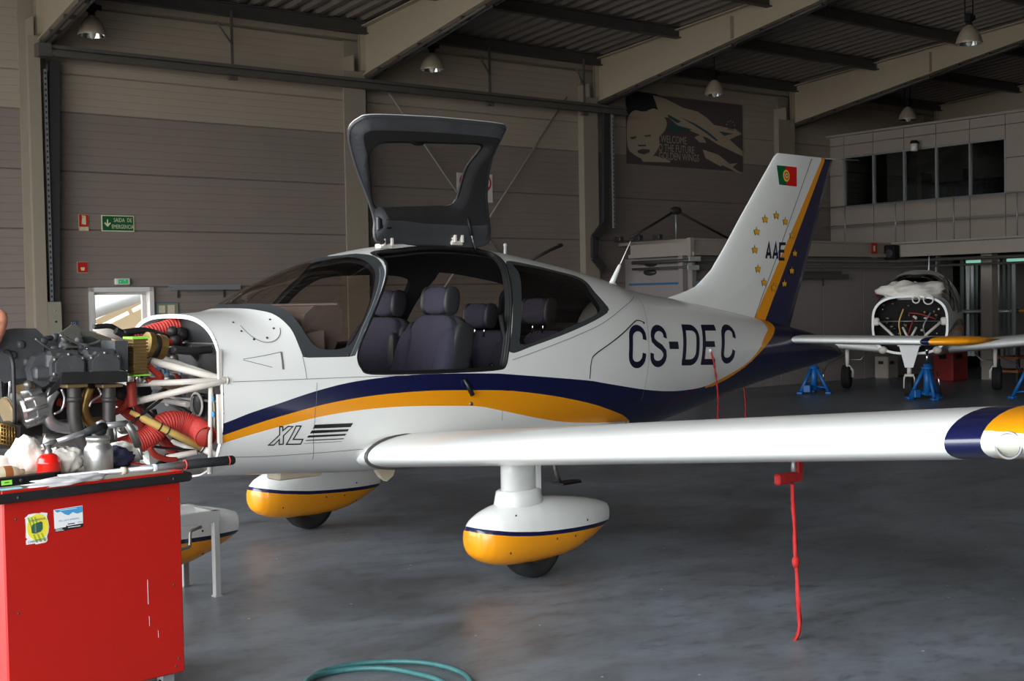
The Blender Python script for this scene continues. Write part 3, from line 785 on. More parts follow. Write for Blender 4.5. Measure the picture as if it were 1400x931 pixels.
def on_skin(mb, pts, w, side=1, off=.003, m=None, closed=False):
    P = [np.array(p, float) for p in pts]; P = P+[P[0]] if closed else P; D = [tuple(P[0])]
    for a, b_ in zip(P[:-1], P[1:]):
        k = max(1, int(np.linalg.norm(b_-a)/.035)); D += [tuple(a+(b_-a)*i/k) for i in range(1, k+1)]
    if closed: D = D[:-1]
    for q4 in strip(D, w, closed):
      a, b_, c_, d_ = (np.array(t) for t in q4)
      for q in ([a, b_, (b_+c_)/2, (a+d_)/2], [(a+d_)/2, (b_+c_)/2, c_, d_]) if w > .02 else ([a, b_, c_, d_],):
        y = fus_y([p[0] for p in q], [p[1] for p in q])+off
        mb.add([(p[0], side*yy, p[1]) for p, yy in zip(q, y)], [(0, 1, 2, 3)], m)
def letter_paths(ch):
    def arc(cx, cy, rx, ry, a0, a1, n=9): return [(cx+rx*math.cos(math.radians(a0+(a1-a0)*i/n)), cy+ry*math.sin(math.radians(a0+(a1-a0)*i/n))) for i in range(n+1)]
    return {'C': [[(1, .68)]+[(1, .74)]+arc(.5, .76, .5, .24, 0, 180)+arc(.5, .24, .5, .24, 180, 360)+[(1, .32)]],
            'S': [[(.98, .72)]+arc(.5, .77, .48, .23, 0, 180)+[(.06, .66), (.3, .56), (.7, .46), (.96, .34)]+arc(.5, .23, .5, .23, 0, -180)+[(0, .30)]],
            '-': [[(0, .5), (1, .5)]],
            'D': [[(0, 0), (0, 1), (.45, 1)]+arc(.5, .72, .5, .28, 90, 0, 6)+arc(.5, .28, .5, .28, 0, -90, 6)+[(.45, 0), (-.12, 0)]],
            'E': [[(1, 1), (0, 1), (0, 0), (1, 0)], [(0, .52), (.85, .52)]],
            'A': [[(0, 0), (.5, 1), (1, 0)], [(.18, .3), (.82, .3)]]}[ch]
def airfoil(n=22, t=.16, camber=.025):
    xs = [(1-math.cos(math.pi*i/n))/2 for i in range(n+1)]
    yt = lambda x: 5*t*(.2969*math.sqrt(x)-.126*x-.3516*x*x+.2843*x**3-.1036*x**4)
    yc = lambda x: camber/.16*(.8*x-x*x) if x < .4 else camber/.36*(.2+.8*x-x*x)
    return [(x, yc(x)+yt(x)) for x in xs[::-1]]+[(x, yc(x)-yt(x)) for x in xs[1:-1]]
WLE, WCH, WINC = .76, 1.22, math.radians(2.5)
def wing_z(y): return .845+.094*(abs(y)-1.83)
AF = airfoil()
def wing_ring(y, k=1.0, s=1):
    le = WLE-(1-k)*.45*WCH*.5; ch = WCH*(1-(1-k)*.55); th = k**.6
    return [(le-ch*u, y*s, wing_z(y)+ch*(v-.005)*th-ch*u*math.tan(WINC)) for u, v in AF]
def make_wing(parent, s, light=True):
    ys = list(np.linspace(.50, 4.1, 25))+list(np.linspace(4.14, 4.7, 15))
    rings = [wing_ring(y, 1, s) for y in ys]+[wing_ring(y, k, s) for y, k in ((4.76, .985), (4.81, .94), (4.85, .86), (4.88, .74), (4.895, .55), (4.90, .3))]
    n = len(AF); V = [p for r in rings for p in r]; F = []
    for i in range(len(rings)-1):
        for k in range(n):
            q = (i*n+k, (i+1)*n+k, (i+1)*n+(k+1) % n, i*n+(k+1) % n); F.append(q if s > 0 else q[::-1])
    F.append(tuple(range((len(rings)-1)*n, len(rings)*n)) if s < 0 else tuple(range((len(rings)-1)*n, len(rings)*n))[::-1])
    sk = Skin(V, F)
    a = 4.165; b_ = 4.305
    sk.cut(lambda V: np.abs(V[:, 1])-a); sk.cut(lambda V: np.abs(V[:, 1])-b_)
    lens = lambda V: np.maximum.reduce([b_-np.abs(V[:, 1]), np.abs(V[:, 1])-4.66, (WLE-.17)-V[:, 0], V[:, 2]-(wing_z(4.45)+.022), (wing_z(4.45)-.082)-V[:, 2]])
    if light: sk.cut(lens)
    C = sk.centres(); mats = np.array(['white_paint']*len(sk.F), dtype=object)
    y = np.abs(C[:, 1]); mats[y > a] = 'navy_paint'; mats[y > b_] = 'orange_paint'
    if light: mats[lens(C) < 0] = 'lens_cream'
    w = skin_obj('wing', sk.pick(np.ones(len(sk.F), bool), mats), 'white_paint', parent)
    if light:
        yl = 4.405; zl = wing_z(yl)-.018
        m = MB('chrome'); m.lathe([(.0, -.055), (.03, -.05), (.04, -.03), (.044, .012), (.042, .014)], (WLE-.018, s*yl, zl), n=24, axis='x'); ll = m.build('landing_light', w)
        m = MB('glass_clear'); m.lathe([(.044, .012), (.037, .022), (.022, .029), (0, .031)], (WLE-.018, s*yl, zl), n=24, axis='x'); m.lathe([(.044, .012), (.050, .016), (.049, .0)], (WLE-.018, s*yl, zl), 'tube_grey', n=24, axis='x')
        m2 = MB('lamp_glass'); m2.ball((WLE-.04, s*yl, zl), .016); m.v += m2.v if False else []
        m.build('light_lens', w)
    return w
def fin_le(z):
    P = [(-2.542,1.6),(-2.763,1.632),(-2.965,1.694),(-3.154,1.824),(-3.33,2.011),(-3.531,2.245),(-3.788,2.53),(-4.032,2.798),(-4.096,2.84),(-4.15,2.856)]
    return float(np.interp(z, [p[1] for p in P], [p[0] for p in P]))
FIN_T = [(-4.805,2.827)][0]
FIN_H = [(-4.566,2.819),(-3.675,1.407)]      # hinge line
FIN_TE = [(-4.922,2.821),(-4.229,1.317)]
def lerp_line(L, z): return L[0][0]+(L[1][0]-L[0][0])*(z-L[0][1])/(L[1][1]-L[0][1])
def fin_half(x, z):
    le, te = fin_le(z), lerp_line(FIN_TE, z); hz = lerp_line(FIN_H, z)
    T = .052-.022*(z-1.4)/1.45; fr = max(0.0, min(1.0, (le-x)/max(.05, min(.42, (le-hz)*.6))))
    f = math.sqrt(max(0, 1-(1-fr)**2))
    bk = max(0.0, min(1.0, (x-te)/(.75*(le-te)+1e-6)))**.8
    return max(.0015, T*min(f, bk*1.25 if bk < .8 else 1))
def make_fin(parent):
    zs = np.linspace(1.32, FIN_T[1]+.005, 46); nx = 40
    us = [(1-math.cos(math.pi*.5*i/nx))**1.0 for i in range(nx+1)]
    V = []; F = []
    for z in zs:
        le, te = fin_le(z), lerp_line(FIN_TE, z); cap = 1.0
        if z > zs[-1]-.04: cap = math.sqrt(max(.02, 1-((z-(zs[-1]-.04))/.04)**2))
        row = [le+(te-le)*u for u in us]
        V += [(x, fin_half(x, z)*cap, z) for x in row]+[(x, -fin_half(x, z)*cap, z) for x in row[::-1]]
    n = 2*(nx+1)
    for i in range(len(zs)-1):
        for k in range(n): F.append((i*n+k, i*n+(k+1) % n, (i+1)*n+(k+1) % n, (i+1)*n+k))
    F.append(tuple(range((len(zs)-1)*n, len(zs)*n)))
    F = [f[::-1] for f in F[:-1]]+[F[-1]]
    sk = Skin(V, F)
    L1 = [(-4.748,2.837),(-3.674,1.401)]; L2 = [(-4.806,2.84),(-3.838,1.384)]
    side = lambda L: (lambda V: V[:, 0]-(L[0][0]+(L[1][0]-L[0][0])*(V[:, 2]-L[0][1])/(L[1][1]-L[0][1])))
    hz = side(FIN_H); a, b_ = side(L1), side(L2)
    for f in (hz, a, b_): sk.cut(f)
    C = sk.centres(); mats = np.array(['white_paint']*len(sk.F), dtype=object); mats[a(C) < 0] = 'orange_paint'; mats[b_(C) < 0] = 'navy_paint'
    rud = hz(C) < 0
    skin_obj('fin', sk.pick(~rud, mats), 'white_paint', parent); r = skin_obj('rudder', sk.pick(rud, mats), 'white_paint', parent)
    r['label'] = 'rudder with orange and navy stripe'
    m = MB('line_grey'); m.tube([(lerp_line(FIN_H, z), .0+fin_half(lerp_line(FIN_H, z), z)+.0005, z) for z in np.linspace(1.36, FIN_T[1]-.02, 24)], .004, n=5); m.build('hinge_gap', r)
def make_stabilizer(parent):
    A2 = airfoil(16, .10, 0); V = []; F = []; n = len(A2)
    le, ch, zc = -4.0, .74, 1.225
    rings = []
    for y, k in [(-1.67, .35), (-1.66, .7), (-1.63, .93), (-1.58, 1), (-1.45, 1), (-1.37, 1), (-.8, 1), (-.1, 1), (.1, 1), (.8, 1), (1.37, 1), (1.45, 1), (1.58, 1), (1.63, .93), (1.66, .7), (1.67, .35)]:
        yy = abs(y); sw = .22*max(0, (yy-1.42)/.25)**2
        rings.append([(le-sw*1.0-(ch-sw)*u, y, zc+ch*v*k) for u, v in A2])
    V = [p for r in rings for p in r]
    for i in range(len(rings)-1):
        for k in range(n): F.append((i*n+k, (i+1)*n+k, (i+1)*n+(k+1) % n, i*n+(k+1) % n))
    F += [tuple(range((len(rings)-1)*n, len(rings)*n))[::-1], tuple(range(n))]
    sk = Skin(V, F); sk.cut(lambda V: np.abs(V[:, 1])-1.375); sk.cut(lambda V: np.abs(V[:, 1])-1.445)
    C = sk.centres(); y = np.abs(C[:, 1]); mats = np.array(['white_paint']*len(sk.F), dtype=object); mats[y > 1.375] = 'navy_paint'; mats[y > 1.445] = 'orange_paint'
    st = skin_obj('stabilizer', sk.pick(np.ones(len(sk.F), bool), mats), 'white_paint', parent); st['label'] = 'white stabilizer with orange tips'
def make_spat(parent, x0, y0, seed=0, zoff=0.0):
    """teardrop wheel fairing, wheel centre under x0"""
    xs = [.47, .46, .44, .40, .34, .26, .17, .05, -.08, -.2, -.32, -.44, -.55, -.615, -.62]
    tops = [.305, .34, .367, .398, .426, .448, .462, .468, .463, .45, .433, .412, .386, .363, .358]
    bots = [.255, .205, .176, .148, .124, .108, .10, .095, .095, .10, .12, .158, .205, .236, .24]
    hw = [.02, .07, .10, .13, .152, .166, .172, .17, .162, .148, .128, .10, .066, .042, .038]
    V = []; F = []; n = 40
    X = np.linspace(1, 0, 57); X = .47-(1.09)*(1-np.cos((1-X)*math.pi))/2
    ix = np.array(xs)[::-1]
    for x in X:
        t, b_, w = (float(np.interp(x, ix, np.array(q)[::-1])) for q in (tops, bots, hw))
        zc, a = (t+b_)/2, (t-b_)/2
        for k in range(n):
            th = 2*math.pi*k/n; c, s = math.cos(th), math.sin(th); e = 2/2.3
            V.append((x0+x, y0+w*math.copysign(abs(c)**e, c), zc+a*math.copysign(abs(s)**e, s)+zoff))
    for i in range(len(X)-1):
        for k in range(n): F.append((i*n+k, (i+1)*n+k, (i+1)*n+(k+1) % n, i*n+(k+1) % n))
    F += [tuple(range(n)), tuple(range((len(X)-1)*n, len(X)*n))[::-1]]
    sk = Skin(V, F)
    L = SPAT_LINE
    zl = lambda V: np.interp(V[:, 0]-x0, [p[0] for p in L], [p[1] for p in L])+zoff
    f1 = lambda V: V[:, 2]-zl(V)-.012; f2 = lambda V: V[:, 2]-zl(V)+.012
    hole = lambda V: np.hypot(V[:, 0]-x0, V[:, 2]-.20)-(.205)
    sk.cut(f1); sk.cut(f2)
    C = sk.centres(); mats = np.array(['white_paint']*len(sk.F), dtype=object); mats[f1(C) < 0] = 'navy_paint'; mats[f2(C) < 0] = 'orange_paint'
    ob = skin_obj('wheel_fairing', sk.pick(np.ones(len(sk.F), bool), mats), 'white_paint', parent)
    ob['label'] = 'white and orange teardrop wheel fairing'
    m = MB('dark_steel')
    for x, z in ((.24, .40), (.30, .20), (-.05, .235), (-.22, .225), (-.34, .30), (-.36, .165)):
        t, b_, w = (float(np.interp(x, ix, np.array(q)[::-1])) for q in (tops, bots, hw))
        zc, a = (t+b_)/2, (t-b_)/2; w *= max(0, 1-abs((z-zc)/a)**2.3)**(1/2.3)
        for s in (1, -1): m.ball((x0+x, y0+s*(w+.0), z+zoff), (.007, .003, .007), nu=8, nv=5)
    m.build('fasteners', ob)['kind'] = 'stuff'
    return ob
SPAT_LINE = [(-.62, .246), (-.54, .249), (-.38, .254), (-.2, .263), (-.05, .272), (.1, .284), (.3, .309), (.40, .326), (.47, .338)]
def make_tyre(parent, x, y, r, w=.15, z=None):
    z = r if z is None else z
    m = MB('tyre'); h = w/2
    m.lathe([(r*.55, -h*.8), (r*.72, -h), (r*.88, -h*.95), (r*.97, -h*.7), (r*1.0, -h*.45), (r*.985, -h*.42), (r*.985, -h*.38), (r, -h*.35), (r, -.004), (r*.985, -.003), (r*.985, .003), (r, .004), (r, h*.35), (r*.985, h*.38), (r*.985, h*.42), (r, h*.45), (r*.97, h*.7), (r*.88, h*.95), (r*.72, h), (r*.55, h*.8)], (x, y, z), n=40, axis='y')
    t = m.build('tyre', parent)
    m = MB('dark_steel'); m.lathe([(0, -h*.5), (r*.3, -h*.6), (r*.55, -h*.8), (r*.58, -h*.7), (r*.58, h*.7), (r*.55, h*.8), (r*.3, h*.6), (0, h*.5)], (x, y, z), n=24, axis='y'); m.build('hub', t)
    return t

O_AIR = Vector((-.69397, 8.17086, 0)); YAW = math.atan2(-.67673131, -.73623008)
air = thing('light_aircraft', 'white light aircraft with navy and orange stripes, its nose uncowled and one gull door raised', 'aircraft', O_AIR, YAW)
sk, INS, CEN, DOOR_L, PANE = make_fuselage(air, True, 210, 60)

# ---- raised gull door: the cut-out skin with its padded lining, swung up about the roof hinge
gd = bpy.data.objects.new('gull_door', None); COL.objects.link(gd); gd.parent = air
HY, HZ, PHI = .22, 1.945, math.radians(118)
gd['label'] = 'raised gull-wing cabin door with dark padded lining'
PANE_D = smooth2([(.592, 1.485), (.575, 1.42), (.51, 1.39), (.27, 1.378), (.02, 1.362), (-.18, 1.35), (-.225, 1.40), (-.21, 1.54), (-.235, 1.67), (-.24, 1.765), (-.20, 1.80), (-.10, 1.808), (.11, 1.81), (.38, 1.80), (.455, 1.75), (.51, 1.64), (.56, 1.56)], 4)
sd_d = lambda V: sdf(DOOR, V[:, 0], V[:, 2]); sd_p = lambda V: sdf(PANE_D, V[:, 0], V[:, 2])
vs, fs, _ = sk.pick(DOOR_L)
ds = Skin(vs, fs); ds.cut(sd_p)
rot = Matrix.Translation((0, HY, HZ)) @ Matrix.Rotation(PHI, 4, 'X') @ Matrix.Translation((0, -HY, -HZ))
R3 = np.array(rot.to_3x3()); T3 = np.array(rot.translation)
swing = lambda V: V @ R3.T+T3
Cd = ds.centres(); isp = sd_p(Cd) < 0
outer = skin_obj('door_skin', ds.pick(~isp, None, swing(ds.V)), 'white_paint', gd)
li = Skin(ds.V, [f for f, p in zip(ds.F, isp) if not p]); li.cut(lambda V: sd_d(V)+.055); li.cut(lambda V: .05-sd_p(V))
a = np.clip(-sd_d(li.V)/.055, 0, 1); b_ = np.clip(sd_p(li.V)/.05, 0, 1)
dep = np.maximum(.012, .065*np.sin(np.minimum(a, 1)*math.pi/2)*(.25+.75*np.sin(b_*math.pi/2)))
Wp = inward(li.V, 0)
p_ = fus_par(li.V[:, 0]); zm_ = p_[:, 2]; r_ = np.hypot(li.V[:, 1], li.V[:, 2]-zm_); k_ = (r_-dep)/r_
Wp = li.V.copy(); Wp[:, 1] *= k_; Wp[:, 2] = zm_+(li.V[:, 2]-zm_)*k_
Cl = li.centres(); mm = np.array(['suede']*len(li.F), dtype=object); mm[(sd_d(Cl) > -.055)] = 'rim_grey'
vs, fs, ms = li.pick(np.ones(len(li.F), bool), mm, swing(Wp)); skin_obj('door_lining', (vs, [f[::-1] for f in fs], ms), 'suede', gd)['label'] = 'dark padded door lining'
skin_obj('door_window', ds.pick(isp, None, swing(ds.V)), 'glass_clear', gd)
cd = [tuple(p) for p in swing(np.array(contour3(DOOR)))]
m = MB('rim_grey'); m.tube(cd, .012, n=6, closed=True); m.build('door_edge', gd)
m = MB('white_paint'); m.tube([tuple(p) for p in swing(np.array(contour3(DOOR, 1, .010)))], .008, n=6, closed=True); m.build('door_rim', gd)
cp = [tuple(p) for p in swing(np.array(contour3(PANE_D, 1, -.012)))]
m = MB('seal_black'); m.tube(cp, .010, n=6, closed=True); m.build('window_seal', gd)
DP = lambda x, z, d=0.0: tuple(swing(np.array(contour3([(x, z)], 1, -d)))[0])
# latch bar along the lower edge (now on top), handle and strap boxes
m = MB('tube_grey')
for x in (.55, .37, .32, .22, .27, -.06): m.box(DP(x, 1.225, .03), (.05 if x != .22 else .09, .03, .022))
m.tube([DP(.7, 1.222, .03), DP(-.26, 1.205, .03)], .008, n=6); m.build('latch_bar', gd)
m = MB('lamp_dark'); m.ball(DP(.32, 1.345, .045), (.055, .02, .02), nu=12, nv=8); m.build('door_handle', gd)
m = MB('lamp_dark'); c_ = Vector(DP(.345, 1.835, .062)); m.box(c_, (.115, .015, .085), 'rim_grey', .005); m.box(c_+Vector((0, .008, 0)), (.095, .01, .062), 'lamp_dark', .004); m.build('inner_latch', gd)
for x in (.30, -.27):
    m = MB('engine_white'); zt = float(fus_par(x)[0][0]); m.box((x, .20, zt+.005), (.10, .06, .03), ch=.006); m.box((x-.03, .225, zt+.03), (.022, .05, .05), ch=.004); m.box((x+.03, .225, zt+.03), (.022, .05, .05), ch=.004); m.tube([(x-.05, .225, zt+.035), (x+.05, .225, zt+.035)], .008)
    m.build('hinge', gd)
m = MB('chrome'); a_ = DP(-.32, 1.80, .07); m.tube([a_, (-.36, .30, 1.92)], .007); m.tube([a_, tuple(.45*np.array(a_)+.55*np.array((-.36, .30, 1.92)))], .011, 'seal_black'); m.build('gas_strut', gd)
# ---- door opening seal, window trims
m = MB('seal_black'); m.tube(contour3(DOOR, 1, -.008), .010, n=8, closed=True); m.tube(contour3(DOOR, 1, -.028), .017, n=8, closed=True); m.tube(contour3(DOOR, 1, -.045), .018, n=8, closed=True); m.build('door_seal', air)
m = MB('line_grey')
on_skin(m, WS_LINE, .006, 1, .002, 'tube_grey')
m.build('windshield_trim', air)

# ---- fin, stabilizer, wings
make_fin(air); make_stabilizer(air)
for s in (1, -1): make_wing(air, s, s > 0)
m = MB('conduit'); m.tube([(p[0]+.004 if i > 0 else p[0], .605, p[2]) for i, p in enumerate(wing_ring(.605)[4:34])], .013, n=6); m.build('wing_root_seal', air)
m = MB('white_paint')   # fairing behind the wing root
m.loft([[(-.30, .42, .74), (-.30, .62, .74), (-.30, .64, .66), (-.30, .42, .60)], [(-.75, .40, .76), (-.75, .66, .735), (-.75, .68, .70), (-.75, .40, .60)], [(-1.35, .36, .74), (-1.35, .60, .745), (-1.35, .62, .73), (-1.35, .36, .62)]], smooth=False)
m.build('wing_root_fairing', air)
# ---- undercarriage
for s in (1, -1):
    make_spat(air, 0, 1.165*s); make_tyre(air, 0, 1.165*s, .195)
    m = MB('white_paint'); zt = wing_z(1.165)-.02
    def oval(x, y, z, a, b_): return [(x+a*math.copysign(abs(math.cos(t))**.7, math.cos(t)), y+b_*math.sin(t), z) for t in [2*math.pi*i/24 for i in range(24)]]
    m.loft([oval(.10, 1.165*s, .50, .115, .07), oval(.10, 1.165*s, zt, .115, .07)]); m.box((-.02, 1.165*s, .60), (.03, .10, .24))
    lg = m.build('gear_leg', air)
    m = MB('white_paint'); m.loft([oval(.10, 1.165*s, .42, .165, .11), oval(.10, 1.165*s, .515, .145, .095), oval(.10, 1.165*s, .525, .13, .085)]); m.build('leg_collar', lg)
make_spat(air, 1.885, 0, zoff=.05); make_tyre(air, 1.885, 0, .18)
m = MB('white_paint'); m.loft([[(1.90+.05*math.cos(t), .05*math.sin(t), z) for t in [2*math.pi*i/16 for i in range(16)]] for z in (.40, .80)]); m.build('gear_leg', air)
# ---- belly fittings
m = MB('cream'); c0 = (1.045,0.053,0.58); m.box((.945, .14, .625), (.30, .14, .075), ch=.01); m.box((.83, .211, .635), (.03, .003, .028), 'sign_blue'); m.build('belly_duct', air)
m = MB('cream'); m.prism([(.46, .62), (.28, .62), (.31, .54), (.36, .51), (.40, .54)], .22, .26, axis='y'); m.build('tow_lug', air)
m = MB('steel'); m.tube([(-.44, .88, .68), (-.49, .88, .52), (-.52, .88, .462)], .013); m.prism([(-.50, .83), (-.50, .93), (-.66, .93), (-.70, .88), (-.66, .83)], .452, .464, m='print_black'); m.build('entry_step', air)
# ---- panel lines, hatches, intakes
m = MB('line_grey')
F2 = [(1.587,1.203),(1.147,1.195),(0.77,1.188),(0.465,1.18)]; on_skin(m, F2, .003)
for L in ([(1.166,1.321),(1.159,1.268),(1.151,1.196)],
          [(1.089,1.172),(1.096,1.083),(1.104,0.982),(1.1,0.858),(1.054,0.733)],
          [(1.554,0.794),(1.374,0.781),(1.152,0.774),(0.925,0.77),(0.75,0.768)],
          [(-0.256,0.918),(-0.265,0.857)],
          [(-1.863,1.625),(-1.883,1.582),(-1.826,1.487),(-1.774,1.332),(-1.738,1.127),(-1.702,0.999),(-1.669,0.882)],
          [(-1.832,1.62),(-1.571,1.544),(-1.344,1.467),(-1.159,1.412),(-0.753,1.319),(-0.348,1.233)]): on_skin(m, smooth2(L, 4, False), .003)
on_skin(m, smooth2([(-1.772,1.431),(-1.693,1.449),(-1.629,1.435),(-1.476,1.368),(-1.325,1.308),(-1.138,1.236),(-1.089,1.189),(-1.068,1.073)], 5, False), .008, m='print_black')
hc = np.array([(1.348,1.498)][0]); on_skin(m, [(hc[0]+.105*math.cos(t), hc[1]+.095*math.sin(t)) for t in [2*math.pi*i/32 for i in range(17, 33)]], .004)
m.build('panel_lines', air)['kind'] = 'stuff'
m = MB('dark_steel')
for px in ((1.476,0.394,1.513), (1.471,0.468,1.466), (1.423,0.514,1.421), (1.343,0.518,1.427), (1.279,0.484,1.476), (1.265,0.426,1.524), (1.152,0.587,1.324), (0.876,0.612,1.317)): m.ball(px, (.007, .007, .007), nu=8, nv=6)
m.build('hatch_screws', air)['kind'] = 'stuff'
m = MB('line_grey'); q = [(1.517,1.32),(1.387,1.334),(1.287,1.35),(1.29,1.255),(1.354,1.269),(1.518,1.316)]
mapped(m, [(x, z) for x, z in q[:5]], 1, .0015, 'white_paint'); on_skin(m, q[2:4], .012, m='line_grey'); on_skin(m, q[:3], .003); on_skin(m, q[4:6], .003); m.build('air_intake', air)
m = MB('decal_black'); a_ = (0.063,0.649,1.137); b2 = (0.013,0.649,1.036); m.tube([(a_[0], a_[1]+.012, a_[2]), (b2[0], b2[1]+.03, b2[2])], [.012, .016]); m.build('outer_door_handle', air)
m = MB('steel'); c_ = (0.001,0.647,0.981); m.lathe([(0, .004), (.012, .004), (.013, 0)], c_, axis='y', n=16); m.build('door_lock', air)
# ---- lettering on the skin
m = MB('decal_navy')
for ch, c4 in (('C', [(-1.55,1.422),(-1.763,1.416),(-1.692,1.111),(-1.488,1.122)]), ('S', [(-1.823,1.414),(-2.046,1.408),(-1.959,1.105),(-1.747,1.116)]), ('-', [(-2.042,1.286),(-2.169,1.281),(-2.155,1.228),(-2.027,1.234)]), ('D', [(-2.276,1.405),(-2.509,1.396),(-2.415,1.094),(-2.184,1.106)]), ('E', [(-2.559,1.394),(-2.793,1.388),(-2.689,1.084),(-2.462,1.096)]), ('C', [(-2.854,1.389),(-3.076,1.383),(-2.962,1.079),(-2.746,1.091)])):
    tl, tr, br, bl = (np.array(p) for p in c4); wd = np.linalg.norm(tr-tl); ht = np.linalg.norm(tl-bl); sw = .045 if ch != '-' else ht
    sx, sy = sw/2/wd, sw/2/ht
    for path in letter_paths(ch):
        pp = []
        for u, v in path:
            u = sx+u*(1-2*sx) if ch != '-' else u; v = sy+v*(1-2*sy) if ch != '-' else .5
            pp.append(tuple((bl*(1-u)+br*u)*(1-v)+(tl*(1-u)+tr*u)*v))
        on_skin(m, pp, sw, 1, .004)
m.build('registration_letters', air)['label'] = 'navy letters CS-DEC'
m = MB('decal_black')
for L in ([(1.317,0.944),(1.298,0.943),(1.296,0.921),(1.266,0.942),(1.237,0.939),(1.288,0.892),(1.28,0.844),(1.304,0.844),(1.309,0.873),(1.335,0.844),(1.368,0.846),(1.312,0.899)], [(1.217,0.94),(1.187,0.938),(1.225,0.866),(1.165,0.861),(1.172,0.835),(1.26,0.841)]): on_skin(m, L, .007, 1, .003, closed=True)
for L in ([(1.102,0.939),(0.857,0.93),(0.871,0.908),(1.113,0.918)], [(1.118,0.908),(0.88,0.897),(0.887,0.884),(1.127,0.891)], [(1.134,0.881),(0.892,0.871),(0.901,0.861),(1.142,0.869)], [(1.143,0.856),(0.903,0.846),(0.906,0.841),(1.148,0.851)], [(1.152,0.838),(0.913,0.829),(0.914,0.827),(1.153,0.836)]): mapped(m, L, 1, .003, 'decal_black')
m.build('type_letters', air)['label'] = 'outlined letters XL with black bars'
def fin_flat(mb, poly, m_, off=.004):
    bm = bmesh.new(); bm.faces.new([bm.verts.new((x, 0, z)) for x, z in poly]); bmesh.ops.triangulate(bm, faces=bm.faces[:])
    for v in bm.verts: v.co.y = fin_half(v.co.x, v.co.z)+off
    bm.verts.index_update(); mb.add([v.co[:] for v in bm.verts], [[v.index for v in f.verts] for f in bm.faces], m_); bm.free()
for i, (x, z) in enumerate([(-3.84,2.254),(-3.998,2.291),(-4.136,2.244),(-4.243,2.13),(-4.29,1.972),(-4.246,1.821),(-4.129,1.708),(-3.965,1.676),(-3.815,1.72),(-3.722,1.834),(-3.684,1.994),(-3.719,2.147)]):
    st = MB('star_gold')
    fin_flat(st, [(x-.98*(.044 if k % 2 == 0 else .019)*math.sin(math.pi*k/5), z+(.044 if k % 2 == 0 else .019)*math.cos(math.pi*k/5)) for k in range(10)], 'decal_black', .0035)
    fin_flat(st, [(x-.98*(.037 if k % 2 == 0 else .0155)*math.sin(math.pi*k/5), z+(.037 if k % 2 == 0 else .0155)*math.cos(math.pi*k/5)) for k in range(10)], 'star_gold', .006)
    st.build('star', air)
m = MB('decal_navy')
for ch, c4 in (('A', [(-3.845,2.048),(-3.921,2.049),(-3.912,1.923),(-3.84,1.922)]), ('A', [(-3.951,2.05),(-4.024,2.051),(-4.015,1.922),(-3.945,1.921)]), ('E', [(-4.052,2.05),(-4.141,2.051),(-4.126,1.919),(-4.046,1.919)])):
    tl, tr, br, bl = (np.array(p) for p in c4)
    for path in letter_paths(ch):
        for q in strip([tuple((bl*(1-u)+br*u)*(1-v)+(tl*(1-u)+tr*u)*v) for u, v in path], .026): fin_flat(m, q, 'decal_navy', .005)
m.build('operator_letters', air)['label'] = 'navy letters AAE'
fl = [(-4.038,2.722),(-4.152,2.721),(-4.315,2.72),(-4.312,2.552),(-4.162,2.554),(-4.054,2.556)]
m = MB('flag_red'); fin_flat(m, [fl[1], fl[2], fl[3], fl[4]], 'flag_red'); fin_flat(m, [fl[0], fl[1], fl[4], fl[5]], 'flag_green')
fc = (np.array(fl[1])+np.array(fl[4]))/2
for r, c_, o_ in ((.052, 'flag_yellow', .006), (.034, 'flag_red', .0075), (.022, 'sticker_white', .009), (.012, 'flag_red', .0105)): fin_flat(m, [(fc[0]+r*math.cos(t)*.9, fc[1]+r*math.sin(t)) for t in [2*math.pi*i/20 for i in range(20)]], c_, o_)
m.build('flag_decal', air)['label'] = 'green and red flag with a round crest'
# ---- aerials
m = MB('white_paint'); a_, b2 = (-1.967,-0,1.717), (-2.186,-0,2.038); a_, b2 = Vector(a_), Vector(b2)
m.tube([a_+Vector((.02, 0, -.03)), a_+(b2-a_)*.42, a_+(b2-a_)*.46], [.024, .014, .006]); m.tube([a_+(b2-a_)*.44, b2], .004, n=6); m.box(a_+Vector((.02, 0, -.005)), (.13, .04, .03), ch=.012); m.build('whip_antenna', air)
m = MB('print_black'); m.tube([(-1.252,-0.15,1.881), (-1.475,-0.15,1.968), (-1.596,-0.15,2.008)], [.010, .013, .014]); m.ball((-1.574,-0.15,2.007), (.03, .012, .012)); m.build('black_antenna', air)
m = MB('grey_paint'); m.tube([(-1.122,-0.25,1.905), (-1.125,-0.25,1.999)], .012); m.ball((-1.125,-0.25,2.004), .015); m.build('stub_antenna', air)
m = MB('print_black'); m.loft([[(-.30, -.02, 1.985), (-.30, .10, 1.98), (-.30, .10, 2.015), (-.30, -.02, 2.02)], [(-.62, -.02, 1.955), (-.62, .06, 1.95), (-.62, .06, 1.955), (-.62, -.02, 1.96)]], smooth=False); m.build('roof_vent', air)
m = MB('tray_light'); a_ = (-4.805,-0,2.827); m.tube([a_, (a_[0]-.55, 0, a_[2]+.02)], .006, n=5); m.build('static_wick', air)
m = MB('frame_black'); m.loft([[(-4.80+.0, .055*math.cos(t), 1.08+.055*math.sin(t)) for t in [2*math.pi*i/16 for i in range(16)]], [(-4.95, .05*math.cos(t), 1.08+.05*math.sin(t)) for t in [2*math.pi*i/16 for i in range(16)]], [(-5.04, .02*math.cos(t), 1.075+.02*math.sin(t)) for t in [2*math.pi*i/16 for i in range(16)]]]); m.build('tail_light', air)
